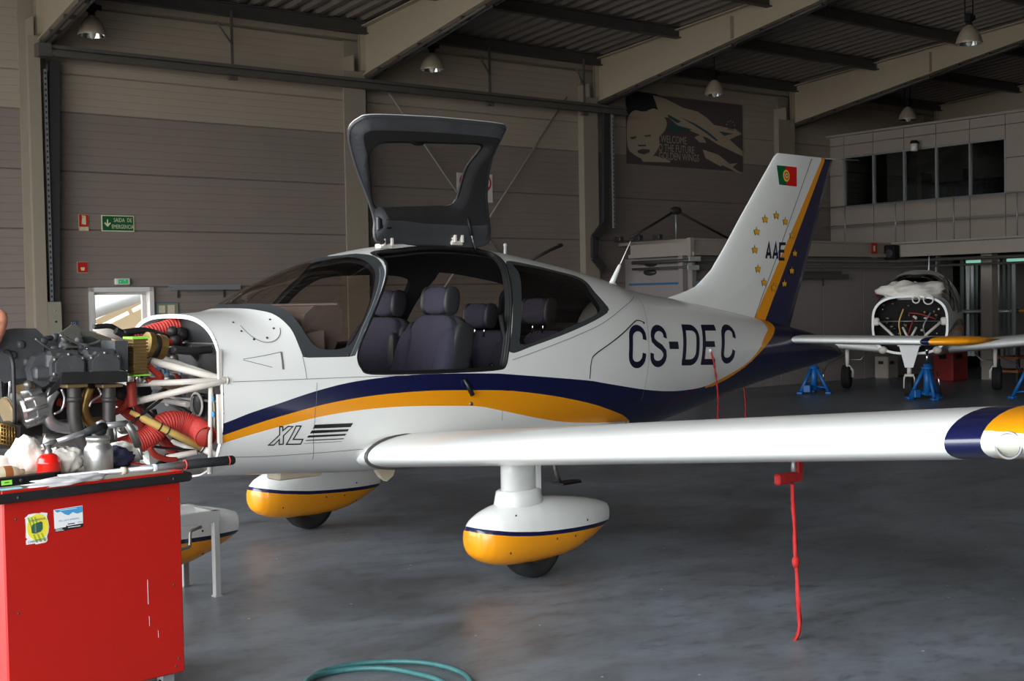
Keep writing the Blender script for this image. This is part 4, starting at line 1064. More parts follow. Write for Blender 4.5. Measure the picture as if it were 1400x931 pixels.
# ---- cabin: floor, panel, seats
m = MB('liner'); m.box((-.4, 0, .80), (2.7, .86, .03)); m.box((-1.75, 0, 1.12), (.03, 1.0, .62)); m.build('cabin_floor', air)
m = MB('cabin_grey'); m.loft([[(1.20, .50*s, z) for s, z in ((-1, 1.42), (1, 1.42), (1.0, 1.28), (-1.0, 1.28))], [(.98, .53*s, z) for s, z in ((-1, 1.46), (1, 1.46), (1, 1.26), (-1, 1.26))]], smooth=False)
m.box((.97, 0, 1.20), (.08, 1.02, .44), ch=.03); m.build('instrument_panel', air)
pod = bpy.data.objects['instrument_panel']
for s in (1, -1):
    m = MB('seal_black'); y = .29*s; m.tube([(.93, y, 1.22), (.74, y, 1.23)], .012); m.tube(spline([(.74, y-.13, 1.33), (.74, y-.13, 1.24), (.74, y, 1.21), (.74, y+.13, 1.24), (.74, y+.13, 1.33)]), .014); m.build('control_yoke', air)
m = MB('cabin_grey'); q = [((0.695,0.38,1.584)), ((0.635,0.4,1.604))]
m.prism([(1.08, 1.40), (1.03, 1.55), (.97, 1.595), (.81, 1.60), (.775, 1.57), (.775, 1.48), (.83, 1.35), (.95, 1.25)], -.42, .42, axis='y'); m.tube([(.80, y, 1.60) for y in (-.42, .42)], .012, n=6); m.build('panel_visor', pod)
def pad(mb, c, s, e, m_, tilt=0.0, fn=None, yaw=0.0):
    mb.T = Matrix.Translation(c) @ Matrix.Rotation(yaw, 4, 'Z') @ Matrix.Rotation(tilt, 4, 'Y'); mb.ball((0, 0, 0), s, m_, nu=28, nv=16, e=e, fn=fn); mb.T = I4
def seat(x, y, zb, z1, hx, hz, w, arm=0):
    """front seat: cushion, reclined back with bolsters and grey vinyl sides, headrest on two chrome posts"""
    t = MB('seat_fabric'); lean = -.30; h = (z1-zb)
    cx = x+math.tan(-lean)*(h*.5)
    pad(t, (cx, y, zb+h/2), (.062, w*.40, h/2), 4.5, 'seat_fabric', lean)
    for s in (1, -1): pad(t, (cx+.034, y+s*w*.38, zb+h*.40), (.085, w*.13, h*.46), 3.0, 'seat_fabric', lean)
    for s in (1, -1): pad(t, (cx-.03, y+s*w*.455, zb+h*.46), (.085, w*.06, h*.47), 3.5, 'seat_vinyl', lean)
    pad(t, (cx-.05, y, zb+h*.5), (.05, w*.46, h*.5), 4.5, 'seat_vinyl', lean)
    m2 = MB('seat_fabric'); o = t.build('seat', air)
    pad(m2, (cx+.30, y, zb+.0), (.26, w*.46, .085), 4.0, 'seat_fabric', -.08); pad(m2, (cx+.30, y, zb-.09), (.25, w*.44, .06), 4, 'seat_vinyl'); m2.build('cushion', o)
    hm = MB('seat_fabric'); pad(hm, (hx+.01, y, hz), (.062, .118, .088), 3.0, 'seat_fabric', -.15)
    for s in (1, -1): pad(hm, (hx, y+s*.115, hz), (.062, .022, .09), 2.6, 'seat_vinyl', -.15)
    pad(hm, (hx-.03, y, hz), (.055, .115, .085), 3.0, 'seat_vinyl', -.15); hm.build('headrest', o)
    for s in (1, -1):
        p = MB('chrome'); p.tube([(hx+.0, y+s*.05, hz-.06), (hx+.015, y+s*.05, hz-.15)], .007); p.build('headrest_post', o)
    if arm:
        a = MB('seat_vinyl'); pad(a, (cx+.05, y+arm*w*.5, zb+h*.60), (.035, .03, .13), 3.5, 'seat_vinyl', -.05); a.build('armrest', o)
    return o
seat(-.045, .30, .93, 1.53, -.055, 1.612, .53); seat(-.075, -.30, .93, 1.515, -.10, 1.60, .53, 1)
for y in (.30, -.30):
    o = seat(-1.02, y, .92, 1.40, -.915, 1.50 if y < 0 else 1.53, .54)
    m = MB('seal_black'); m.tube([(-.87, y-.16, 1.40), (-.83, y-.02, 1.16), (-.78, y+.10, .98)], .018, n=6); m.box((-.845, y-.07, 1.25), (.012, .04, .06), 'tube_grey'); m.build('seat_belt', o)
m = MB('seal_black'); m.tube([(-.30, .60, 1.52), (-.40, .56, 1.2), (-.45, .50, .98)], .02, n=6); m.tube([(-.25, .52, .90), (-.32, .50, 1.18), (-.30, .50, 1.21)], .012); m.build('shoulder_belt', air)


# ================================================================== ENGINE BAY (still body coordinates)
def sub(mb, name, parent, label=None):
    o = mb.build(name, parent)
    if label: o['label'] = label
    return o
# firewall with its rim, ribs and holes
def sect(x, d=0.0, n=64):
    zt, zb, zm, a, nu, nl = fus_par(x)[0]; out = []
    for k in range(n):
        t = 2*math.pi*k/n; c, s = math.cos(t), math.sin(t); e = nu if s >= 0 else nl
        out.append((x, (a-d)*math.copysign(abs(c)**(2/e), c), zm+((zt-zm) if s >= 0 else (zm-zb))*(1-d/.45)*math.copysign(abs(s)**(2/e), s)))
    return out
r = sect(1.575, .02); m.add(r, [tuple(range(len(r)))])
fwall = m.build('firewall', air)
m = MB('firewall'); m.box((1.585, 0, 1.40), (.012, .98, .012), 'steel'); m.box((1.582, .18, 1.30), (.02, .56, .20), 'engine_black'); m.box((1.582, .0, 1.09), (.012, 1.04, .012), 'steel')
m.box((1.584, .30, 1.265), (.012, .36, .27), 'firewall'); m.box((1.584, -.25, 1.27), (.012, .4, .28), 'firewall'); m.build('stiffener', fwall)
m = MB('dark_steel')
for z in (1.385, 1.115):
    for y in [(-.45+.1*i) for i in range(10)]: m.ball((1.592, y, z), .007, nu=6, nv=4)
for i, q in enumerate(sect(1.632, .018, 60)): m.ball(q, .006, nu=6, nv=4)
m.build('rivets', fwall)['kind'] = 'stuff'
m = MB('white_paint'); m.loft([sect(1.645, -.002, 96), sect(1.645, .022, 96), sect(1.56, .022, 96)], caps=False, smooth=False); m.build('cowl_rim', air)
m = MB('tan_steel'); m.box((1.61, .515, 1.25), (.05, .012, .18)); m.box((1.585, .46, 1.27), (.01, .05, .22)); m.build('side_plate', fwall)
m = MB('engine_white'); m.box((1.655, .535, 1.01), (.02, .022, .26)); m.box((1.655, .55, 1.30), (.02, .02, .16)); m.build('cowl_lip', air)
m = MB('engine_black'); m.lathe([(0, .004), (.055, .004), (.06, 0)], (1.585,0.185,1.064), axis='x'); m.lathe([(.06, 0), (.072, .012), (.06, .016)], (1.585,0.185,1.064), 'engine_white', axis='x'); m.build('duct_port', fwall); m = MB('engine_black'); m.lathe([(0, .004), (.04, .006), (.045, 0)], (1.585,0.409,0.949), axis='x'); m.build('duct_port', fwall)

# engine block
eng_m = MB('engine_grey')
# crankcase halves
cc = [(2.62, .10), (2.58, .14), (2.46, .18), (2.14, .18), (2.08, .15)]
eng_m.loft([[(x, r*math.copysign(abs(math.cos(t))**.7, math.cos(t)), 1.30+r*.9*math.copysign(abs(math.sin(t))**.7, math.sin(t))) for t in [2*math.pi*i/24 for i in range(24)]] for x, r in cc])
engine = eng_m.build('engine', air); engine['label'] = 'dark grey four-cylinder piston engine'
# cylinders: finned barrels out to both sides, heads and valve covers
for s in (1, -1):
    for cx in (2.435, 2.25):
        cx -= .03 if s < 0 else 0
        m = MB('engine_grey')
        prof = []
        for i in range(12):
            y = .17+i*.016; prof += [(.06, y), (.085, y+.002), (.085, y+.006), (.06, y+.008)]
        m.lathe([(r_, s*y) for r_, y in prof], (cx, 0, 1.325), n=20, axis='y', smooth=False)
        m.box((cx, s*.40, 1.325), (.175, .08, .15), ch=.02); c = m.build('cylinder', engine)
        m = MB('engine_grey')     # valve cover: lobed plate with bolts
        pl = [(-.085, -.045), (-.085, .012), (-.068, .045), (-.05, .047), (-.042, .06), (.042, .06), (.05, .047), (.068, .045), (.085, .012), (.085, -.045), (.072, -.058), (-.072, -.058)]
        m.prism([(cx+x, 1.33+z) for x, z in pl], s*.44, s*.475, axis='y'); m.prism([(cx+x*.82, 1.33+z*.78) for x, z in pl], s*.475, s*.49, axis='y')
        m.build('valve_cover', engine)
        m = MB('steel')
        for x, z in ((-.075, -.04), (.075, -.04), (-.07, .03), (.07, .03), (0, .052), (0, -.05)): m.ball((cx+x, s*.478, 1.33+z), (.010, .008, .010), nu=8, nv=5)
        m.build('cover_bolts', engine)['kind'] = 'stuff'
# baffles: plates round the cylinders with a ragged rubber edge
bp_ = lambda l: [(p[0], p[2]) for p in l]
m = MB('engine_grey'); m.prism(bp_([(2.734,0.5,1.428),(2.719,0.5,1.473),(2.69,0.5,1.506),(2.634,0.5,1.515),(2.528,0.5,1.512),(2.493,0.5,1.479),(2.488,0.5,1.419),(2.498,0.5,1.331),(2.513,0.5,1.289),(2.564,0.5,1.271),(2.635,0.5,1.268),(2.684,0.5,1.25),(2.725,0.5,1.287)]), .30, .312, axis='y'); sub(m, 'front_baffle', engine)
m = MB('engine_black'); m.prism(bp_([(2.484,0.5,1.298),(2.146,0.5,1.288),(2.147,0.5,1.233),(2.24,0.5,1.231),(2.493,0.5,1.245)]), .492, .505, axis='y'); m.prism(bp_([(2.492,0.5,1.274),(2.478,0.5,1.255),(2.509,0.5,1.211),(2.553,0.5,1.182),(2.541,0.5,1.216)]), .49, .50, axis='y'); sub(m, 'lower_baffle', engine, 'black rubber-edged lower baffle')
m = MB('engine_grey'); m.prism(bp_([(2.17,0.42,1.439),(2.099,0.42,1.436),(2.103,0.42,1.291),(2.115,0.42,1.284),(2.169,0.42,1.313)]), .26, .42, axis='y'); sub(m, 'rear_baffle', engine)
m = MB('steel'); m.prism(bp_([(2.325,0.1,1.467),(2.285,0.1,1.492),(2.241,0.1,1.521),(2.218,0.1,1.521),(2.195,0.1,1.497),(2.135,0.1,1.484),(2.104,0.1,1.471),(2.027,0.1,1.445),(2.017,0.1,1.375),(2.09,0.1,1.37),(2.169,0.1,1.42),(2.256,0.1,1.43)]), .06, .075, axis='y')
m.add([*[(2.261,-0.05,1.463),(2.176,-0.05,1.519),(2.152,-0.05,1.518)], *[(2.249,0.22,1.443),(2.319,0.22,1.427),(2.354,0.22,1.421)]], [(0, 1, 2, 3, 4, 5)]); sub(m, 'top_baffle', engine, 'crumpled grey top baffle plate')
m = MB('engine_grey')     # pipes, bosses and covers on top of the crankcase
for pts, r_ in (([(2.56,0.25,1.389),(2.484,0.25,1.389)], .022), ([(2.494,0.25,1.404),(2.436,0.25,1.38)], .02), ([(2.454,0.2,1.457),(2.397,0.2,1.459)], .014), ([(2.39,0.2,1.44),(2.382,0.2,1.481)], .018), ([(2.378,0.25,1.429),(2.299,0.25,1.397)], .02), ([(2.329,0.25,1.398),(2.206,0.25,1.385)], .018), ([(2.466,0.25,1.345),(2.399,0.25,1.364)], .022), ([(2.305,0.3,1.416),(2.228,0.3,1.406)], .016)):
    m.tube(pts, r_, n=10)
for q in ((2.575,0.31,1.348), (2.604,0.31,1.435), (2.645,0.31,1.386), (2.487,0.3,1.448), (2.355,0.25,1.447), (2.269,0.22,1.44), (2.43,0.3,1.403)): m.ball(q, (.02, .02, .02), nu=10, nv=7, e=3)
sub(m, 'crankcase_fittings', engine)
m = MB('engine_grey'); m.prism(bp_([(2.596,0.46,1.317),(2.566,0.46,1.375),(2.522,0.46,1.395),(2.505,0.46,1.359),(2.505,0.46,1.241),(2.535,0.46,1.225),(2.584,0.46,1.256)]), .33, .40, axis='y'); m.box((2.534,0.41,1.295), (.10, .05, .06), ch=.01); sub(m, 'front_cowl_baffle', engine)
for pts, r_, n_, mt in (([(2.543,0.34,1.462),(2.501,0.34,1.428),(2.458,0.34,1.401),(2.436,0.34,1.393)], .006, 'ignition_lead', 'steel'), ([(2.389,0.3,1.397),(2.366,0.3,1.411),(2.297,0.3,1.412),(2.22,0.3,1.428),(2.188,0.3,1.442)], .007, 'ignition_lead', 'steel'), ([(2.427,0.36,1.476),(2.361,0.36,1.441),(2.309,0.36,1.413)], .006, 'ignition_lead', 'steel'), ([(2.505,0.4,1.393),(2.469,0.4,1.363),(2.456,0.4,1.326)], .006, 'ignition_lead', 'chrome'), ([(2.311,0.4,1.407),(2.293,0.4,1.391),(2.297,0.4,1.362)], .006, 'ignition_lead', 'chrome'), ([(2.655,0.2,1.45),(2.612,0.2,1.448),(2.583,0.2,1.436),(2.591,0.2,1.407),(2.627,0.2,1.398),(2.663,0.2,1.399)], .012, 'front_pipe', 'brass')):
    m = MB(mt); m.tube(spline(pts, 5), r_, n=6); sub(m, n_, engine)
# starter ring and pulley at the nose of the crankshaft
m = MB('dark_steel'); c0 = (2.66, .0, 1.25)
m.lathe([(.165, -.03), (.19, -.03), (.19, .012), (.165, .012), (.165, -.03)], c0, n=48, axis='x'); m.lathe([(.05, -.02), (.165, -.012), (.165, .0), (.05, .006), (.05, -.02)], c0, n=48, axis='x'); m.lathe([(.193, -.055), (.200, -.05), (.200, -.042), (.193, -.036)], c0, 'chrome', n=48, axis='x'); m.lathe([(0, .05), (.05, .05), (.055, 0)], c0, n=20, axis='x')
sub(m, 'starter_ring', engine)
# alternator with its pulley and bracket
m = MB('aluminium'); q0, q1 = Vector((2.643,0.33,1.113)), Vector((2.516,0.33,1.14)); d = q1-q0
m.tube([q0, q0+d*.12, q0+d*.13, q0+d*.5, q0+d*.52, q0+d*.95, q1], [.088, .094, .086, .086, .094, .092, .07], n=20, smooth=False)
for k in range(10):
    t = 2*math.pi*k/10; o_ = Vector((0, math.cos(t), math.sin(t)))*.088; m.tube([q0+o_+d*.1, q0+o_+d*.9], .012, n=5)
alt = sub(m, 'alternator', engine, 'bright aluminium alternator')
m = MB('tan_steel'); pp0 = q0-d.normalized()*.035
m.tube([pp0-d*.12, pp0-d*.06, pp0-d*.05, pp0, pp0+d*.02], [.078, .082, .068, .082, .08], n=24, smooth=False); sub(m, 'pulley', engine)
m = MB('engine_black'); m.tube([pp0-d*.03+Vector((0, .082*math.cos(t), .082*math.sin(t)+(.0 if math.sin(t) < 0 else .22))) for t in [2*math.pi*i/24 for i in range(24)]], .010, n=6, closed=True); sub(m, 'fan_belt', engine)
m = MB('tan_steel'); m.prism(bp_([(2.665,0.36,1.236),(2.565,0.36,1.252),(2.559,0.36,1.223),(2.588,0.36,1.196),(2.653,0.36,1.193)]), .34, .36, axis='y'); m.ball((2.602,0.38,1.24), .022, 'steel'); sub(m, 'alternator_bracket', engine)
# air box with its grille
m = MB('dark_steel'); m.loft([[*[(2.756,0.42,1.073),(2.659,0.42,1.048),(2.662,0.42,0.943),(2.76,0.42,0.945)]], [*[(2.602,0.2,1.063),(2.462,0.2,1.052),(2.465,0.2,0.96),(2.591,0.2,0.92)]]], smooth=False); ab = sub(m, 'air_box', engine, 'dark air box with a square grille')
m = MB('brass'); g = [Vector(p) for p in [(2.755,0.425,1.067),(2.689,0.425,1.044),(2.689,0.425,0.952),(2.757,0.425,0.973)]]
for i in range(6):
    t = i/5; m.tube([g[0].lerp(g[1], t), g[3].lerp(g[2], t)], .005, n=4); m.tube([g[0].lerp(g[3], t), g[1].lerp(g[2], t)], .005, n=4)
m.build('grille', engine)['kind'] = 'stuff'
# exhaust stacks and intake pipes
for pts, r_, mt, nm in (([(2.381,0.4,1.228),(2.383,0.4,1.156),(2.385,0.4,1.083),(2.376,0.4,1.017),(2.348,0.4,0.956),(2.326,0.4,0.91)], .034, 'dark_steel', 'exhaust_pipe'), ([(2.198,0.4,1.217),(2.202,0.4,1.092),(2.205,0.4,0.973),(2.215,0.4,0.907)], .033, 'dark_steel', 'exhaust_pipe'),
                       ([(2.469,0.37,1.207),(2.5,0.37,1.155),(2.509,0.37,1.094),(2.488,0.37,1.046),(2.437,0.37,1.02),(2.378,0.37,1.011),(2.332,0.37,1.019)], .030, 'aluminium', 'intake_pipe'), ([(2.275,0.34,1.205),(2.296,0.34,1.151),(2.309,0.34,1.096),(2.295,0.34,1.051),(2.265,0.34,1.019),(2.219,0.34,1.015)], .028, 'brass', 'intake_pipe'),
                       ([(2.414,0.1,1.046),(2.301,0.1,0.969),(2.183,0.1,0.952)], .05, 'engine_black', 'oil_sump_pipe')):
    m = MB(mt); m.tube(spline(pts, 6), r_, n=14); sub(m, nm, engine)
m = MB('dark_steel')
for q in ((2.381,0.4,1.224), (2.198,0.4,1.214)): m.box(q, (.11, .09, .018), 'tan_steel', .004)
for q in ((2.383,0.4,1.156), (2.2,0.4,1.143)): m.tube([Vector(q)-Vector((0, 0, .012)), Vector(q)+Vector((0, 0, .012))], .039, n=14)
sub(m, 'exhaust_flange', engine)
m = MB('engine_black'); m.loft([[(x, y*w, z) for y, z in ((-1, 1.20), (1, 1.20), (1, 1.04), (.6, .97), (-.6, .97), (-1, 1.04))] for x, w in ((2.50, .12), (2.46, .18), (2.14, .18), (2.08, .13))], smooth=False); sub(m, 'oil_sump', engine, 'black oil sump')
m = MB('aluminium'); m.tube(spline([(2.457,0.25,0.911),(2.367,0.25,0.91),(2.282,0.25,0.925)], 5), .075, n=18)
for i in range(6): pass
sub(m, 'muffler', engine)
# oil cooler: ribbed brass block
q = Vector((2.01,0.33,1.352)); m = MB('brass')
for i in range(11): m.box((q.x, q.y, q.z-.085+i*.017), (.085, .10, .010), ch=.003)
m.box((q.x, q.y, q.z), (.07, .08, .175), 'tan_steel'); oc = sub(m, 'oil_cooler', engine, 'ribbed brass oil cooler')
m = MB('label_green'); m.box((q.x, q.y, q.z+.097), (.095, .11, .012)); sub(m, 'cooler_plate', engine, 'lime green end plate'); m = MB('label_green'); m.box((q.x, q.y, q.z-.097), (.095, .11, .008)); sub(m, 'cooler_plate', engine, 'lime green end plate')
m = MB('chrome'); m.tube([(2.027,0.36,1.266), (2.024,0.36,1.217)], [.016, .02], n=8); m.tube([(2.024,0.36,1.228), (1.979,0.36,1.222)], .012); sub(m, 'hose_fitting', engine)
# governor drum
q0, q1 = Vector((1.904,0.22,1.408)), Vector((1.804,0.22,1.388))
m = MB('brass'); m.tube([q0, q0.lerp(q1, .3), q0.lerp(q1, .3), q0.lerp(q1, .62), q0.lerp(q1, .62), q1], [.068, .068, .06, .06, .068, .066], n=20, smooth=False); m.tube([q0.lerp(q1, .3), q0.lerp(q1, .62)], .063, 'engine_black', n=20); sub(m, 'governor', engine, 'brass drum with a black band')
# engine mount: white tubes meeting at the firewall corner
mount = MB('engine_white'); F0 = (1.62,0.56,1.213); mount.ball(F0, (.012, .018, .022)); mt_o = mount.build('engine_mount', air); mt_o['label'] = 'white tubular engine mount'
Fr = (F0[0], -F0[1], F0[2])
for a_, b2, r_ in (((1.782,0.1,1.342), F0, .014), ((1.899,0.28,1.319), F0, .020), ((2.015,0.3,1.207), F0, .016), ((2.026,0.3,1.112), F0, .018), ((1.744,0.02,1.1), (1.698,0.28,1.077), .017), ((1.678,-0.05,1.096), (1.359,-0.3,1.19), .014), ((1.601,-0.15,1.053), (1.287,-0.4,1.139), .014),
                   (Fr, (1.708,-0.1,1.301), .018), (Fr, (1.832,-0.2,1.083), .016), ((1.682,0.5,1.187), (1.677,0.46,0.726), .012), ((1.815,0.25,0.797), (1.687,0.35,0.824), .016), ((1.649,-0,0.851), (1.606,0.25,0.808), .014), ((2.036,-0.1,1.503), (1.849,-0.1,1.421), .022)):
    m = MB('engine_white'); m.tube([a_, b2], r_, n=10); m.build('mount_tube', mt_o)
for a_, b2 in (((1.976,0.12,1.108), (1.921,0.12,0.998)), ((1.811,-0.05,1.04), (1.572,-0.2,1.141)), ((1.758,0,1.039), (1.711,0,0.832)), ((1.716,0.05,1.099), (1.644,0.2,1.017))):
    m = MB('dark_steel'); m.tube([a_, b2], .016, n=8); m.build('mount_tube', mt_o)
# ducts and hoses
def ribbed_hose(name, pts, r_, mt, pitch=.018, amp=.06, lab=None, parent=None, end=None):
    P = spline(pts, 40); L = 0; out = []; rr = []; last = None
    for p_ in P:
        if last is not None: L += (p_-last).length
        last = p_; out.append(p_); rr.append(r_*(1+amp*math.sin(2*math.pi*L/pitch)))
    m = MB(mt); m.tube(out, rr, n=18, caps=False)
    if end:
        d_ = (out[-1]-out[-2]).normalized(); m.tube([out[-1], out[-1]+d_*.002, out[-1]-d_*.06], [r_*1.03, r_*.9, r_*.88], 'hose_dark_red', n=18, caps=False); m.tube([out[-1]-d_*.06, out[-1]-d_*.062], r_*.89, 'engine_black', n=18)
    o = m.build(name, parent or engine)
    if lab: o['label'] = lab
    return o
ribbed_hose('air_duct', [(1.843,-0.05,1.434),(1.764,-0.05,1.459),(1.675,-0.05,1.481),(1.586,-0.05,1.499),(1.522,-0.05,1.506)], .042, 'hose_red', lab='red ribbed duct across the top of the bay')
ribbed_hose('air_duct', [(2.158,0.3,0.864),(2.037,0.3,0.891),(1.933,0.3,0.928),(1.886,0.3,0.971),(1.827,0.3,0.993),(1.75,0.3,0.987),(1.695,0.34,0.961),(1.685,0.4,0.937),(1.699,0.47,0.912)], .058, 'hose_red', lab='fat red ribbed duct with an open end', end=1, pitch=.014, amp=.035)
m = MB('bottle_cream'); c_ = Vector((1.522,-0.05,1.502)); m.tube([c_-Vector((.02, 0, 0)), c_+Vector((.02, 0, 0))], .047, n=16); m.box((1.648,0.34,0.934), (.05, .03, .03)); sub(m, 'duct_label', engine)
m = MB('rod_yellow'); a_, b2 = Vector((2.05,0.32,1.065)), Vector((1.618,0.46,0.802)); m.tube([a_, a_.lerp(b2, .12), a_.lerp(b2, .14), a_.lerp(b2, .79)], [.012, .014, .02, .021], n=10); m.tube([a_.lerp(b2, .8), b2], .02, 'engine_white', n=10)
for t in (.33, .42, .81): m.tube([a_.lerp(b2, t-.006), a_.lerp(b2, t+.006)], .025, 'hose_black', n=10)
sub(m, 'drain_pipe', engine, 'pale yellow pipe with black ties')
for pts, r_, mt, lab in (
    ([(2.09,-0,1.505),(1.999,-0,1.507),(1.946,-0,1.481),(1.867,-0,1.439)], .014, 'hose_black', None), ([(1.99,0.05,1.483),(1.949,0.05,1.462),(1.908,0.05,1.433),(1.84,0.05,1.427)], .020, 'hose_black', None), ([(1.949,0.05,1.47),(1.835,0.05,1.478),(1.728,0.05,1.451),(1.641,0.05,1.408),(1.571,0.05,1.364)], .019, 'hose_black', None), ([(1.816,0.35,1.379),(1.714,0.35,1.367),(1.606,0.35,1.371),(1.521,0.35,1.371)], .022, 'hose_black', None), ([(1.625,0.2,1.353),(1.569,0.2,1.298),(1.539,0.2,1.236)], .014, 'hose_black', None),
    ([(1.955,0.34,1.304),(1.915,0.34,1.268),(1.882,0.34,1.239),(1.908,0.34,1.221),(1.965,0.34,1.221)], .018, 'hose_dark_red', None), ([(1.817,0.1,1.335),(1.736,0.1,1.311),(1.68,0.1,1.261),(1.651,0.1,1.206)], .016, 'hose_dark_red', None), ([(1.75,0.1,1.404),(1.676,0.1,1.414),(1.636,0.1,1.42)], .022, 'hose_dark_red', None),
    ([(2.06,0.36,1.223),(2.058,0.36,1.155),(2.056,0.36,1.094)], .024, 'hose_dark_red', None), ([(2.037,0.3,1.151),(2.071,0.3,1.096),(2.12,0.3,1.069),(2.16,0.3,1.076)], .018, 'hose_dark_red', None), ([(1.982,0.25,1.114),(1.96,0.25,1.008),(1.946,0.25,0.91)], .02, 'hose_dark_red', None), ([(2.042,0.22,1.071),(1.974,0.22,1.012),(1.892,0.22,0.962),(1.822,0.22,0.897),(1.748,0.22,0.804)], .026, 'hose_dark_red', None),
    ([(1.969,0.36,0.878),(1.937,0.36,0.833),(1.872,0.36,0.803),(1.817,0.36,0.794)], .016, 'hose_dark_red', 'thin red hose'), ([(2.377,0.2,1.131),(2.301,0.2,1.118),(2.143,0.2,1.134),(2.003,0.2,1.082)], .02, 'hose_dark_red', None), ([(2.343,0.15,1.062),(2.242,0.15,1.044),(2.104,0.15,1.021)], .02, 'hose_dark_red', None), ([(2.178,0.1,1.14),(2.056,0.1,1.143),(1.975,0.1,1.107)], .018, 'hose_dark_red', None), ([(1.883,0.1,1.409),(1.819,0.1,1.423),(1.775,0.1,1.433)], .018, 'hose_dark_red', None),
    ([(2.028,0.3,0.921),(1.933,0.3,0.928),(1.828,0.3,0.942)], .006, 'hose_black', None), ([(1.964,0.3,0.885),(1.873,0.3,0.861),(1.724,0.3,0.835),(1.572,0.3,0.809)], .007, 'hose_black', None), ([(2.01,0.3,1.118),(1.93,0.3,1.048),(1.869,0.3,0.993)], .008, 'hose_black', None), ([(1.877,0.34,1.123),(1.949,0.34,1.078),(2.053,0.34,1.009)], .008, 'hose_black', None),
    ([(2.444,0.4,1.21),(2.431,0.4,1.162),(2.447,0.4,1.109),(2.485,0.4,1.09)], .006, 'aluminium', None), ([(2.247,0.38,1.205),(2.233,0.38,1.167),(2.28,0.38,1.14),(2.296,0.38,1.112)], .006, 'aluminium', None), ([(1.912,0.2,1.248),(1.77,0.2,1.169),(1.629,0.2,1.201)], .008, 'tan_steel', None), ([(1.83,0.2,1.291),(1.776,0.2,1.256),(1.724,0.2,1.25),(1.646,0.2,1.238)], .006, 'engine_white', None), ([(1.645,0.45,1.179),(1.636,0.45,1.053),(1.64,0.45,0.897)], .006, 'cream', None)):
    m = MB(mt); m.tube(spline(pts, 6), r_, n=9); sub(m, 'hose', engine, lab)
m = MB('steel')
for q, s in (((1.871,0.2,1.332), .03), ((1.46,-0.1,1.433), .035), ((1.678,0.1,1.321), .022), ((1.689,0.1,1.273), .022), ((1.683,-0.1,1.255), .04), ((1.656,-0,1.195), .03), ((1.979,0.1,0.962), .035)): m = MB('steel'); m.ball(q, s, nu=10, nv=8, e=2.6); sub(m, 'accessory', engine)
m = MB('hose_black')
for q, s in (((1.604,0.05,1.451), .042), ((1.683,0.1,1.47), .03), ((1.667,0.1,1.421), .035), ((1.596,-0.1,1.325), .05), ((1.82,-0,1.144), .05), ((1.995,0.1,1.139), .06), ((2.094,-0,1.083), .10), ((2.276,0.05,1.079), .07)): m = MB('hose_black'); m.ball(q, s, nu=12, nv=8); sub(m, 'magneto', engine, 'black rounded fitting')
m = MB('sticker_blue')
for q in ((1.863,0.28,1.283), (1.793,0.2,1.261), (1.772,0.2,1.248), (1.698,0.2,1.248), (1.675,0.5,1.117), (1.673,0.5,1.035)): m.tube([Vector(q)-Vector((.004, 0, 0)), Vector(q)+Vector((.004, 0, 0))], .016, n=8)
m.build('cable_ties', engine)['kind'] = 'stuff'
m = MB('white_paint'); m.prism(bp_([(1.803,-0.2,1.176),(1.777,-0.2,1.174),(1.772,-0.2,1.05),(1.807,-0.2,1.065)]), -.2, -.19, axis='y'); m.loft([[*[(1.728,-0.15,0.967),(1.547,-0.15,1.016),(1.506,-0.15,0.844),(1.714,-0.15,0.697)]], [*[(1.607,-0.35,0.946),(1.443,-0.35,0.976),(1.4,-0.35,0.821),(1.592,-0.35,0.667)]]], smooth=False); sub(m, 'nose_gear_frame', engine, 'pale nose gear frame')
m = MB('steel'); m.prism(bp_([(1.874,0.46,0.789),(1.662,0.46,0.791),(1.62,0.46,0.739),(1.686,0.46,0.707),(1.75,0.46,0.706),(1.854,0.46,0.756)]), .36, .375, axis='y'); m.tube([(1.671,0.45,0.744), (1.672,0.45,0.713)], .014, 'engine_white'); sub(m, 'lower_bracket', engine)


# ================================================================== FOREGROUND
CB = Vector((-1.38124, 5.21881, 0)); CA = math.radians(43.5)
def CP(x, y, z=0.0): return CB+Vector((x*math.cos(CA)-y*math.sin(CA), x*math.sin(CA)+y*math.cos(CA), z))
cab = thing('tool_cabinet', 'tall red metal tool cabinet with black bumper edge, two stickers on its side', 'cabinet', CB, CA)
m = MB('cabinet_red'); m.box((-.37, .275, .4875), (.735, .55, .795), ch=.006); m.build('body', cab)
m = MB('cabinet_red'); m.box((-.37, .275, .905), (.77, .585, .03), ch=.006); m.box((-.37, -.008, .922), (.75, .012, .014), ch=.003); m.box((.005, .275, .922), (.012, .56, .014), ch=.003); m.box((-.75, .275, .922), (.012, .56, .014), ch=.003); m.build('top_tray', cab)
m = MB('worktop'); m.box((-.37, .275, .9205), (.74, .55, .003)); m.build('mat', cab)
m = MB('bumper'); m.box((-.37, -.022, .902), (.80, .028, .036), ch=.008); m.box((.028, .275, .902), (.028, .60, .036), ch=.008); m.box((-.768, .275, .902), (.028, .60, .036), ch=.008); m.build('bumper_strip', cab)['label'] = 'black rubber bumper strip'
for x in (-.69, -.05):
    m = MB('bumper'); m.ball((x, -.036, .902), (.008, .004, .008), nu=10, nv=6); m.build('bumper_bolt', cab)
for x, z in ((-.69, .817), (-.056, .817), (-.69, .46), (-.045, .46), (-.03, .15), (-.045, .12), (-.69, .12)):
    m = MB('dark_steel'); m.ball((x, -.001, z), (.005, .003, .005), nu=8, nv=5); m.build('screw', cab)
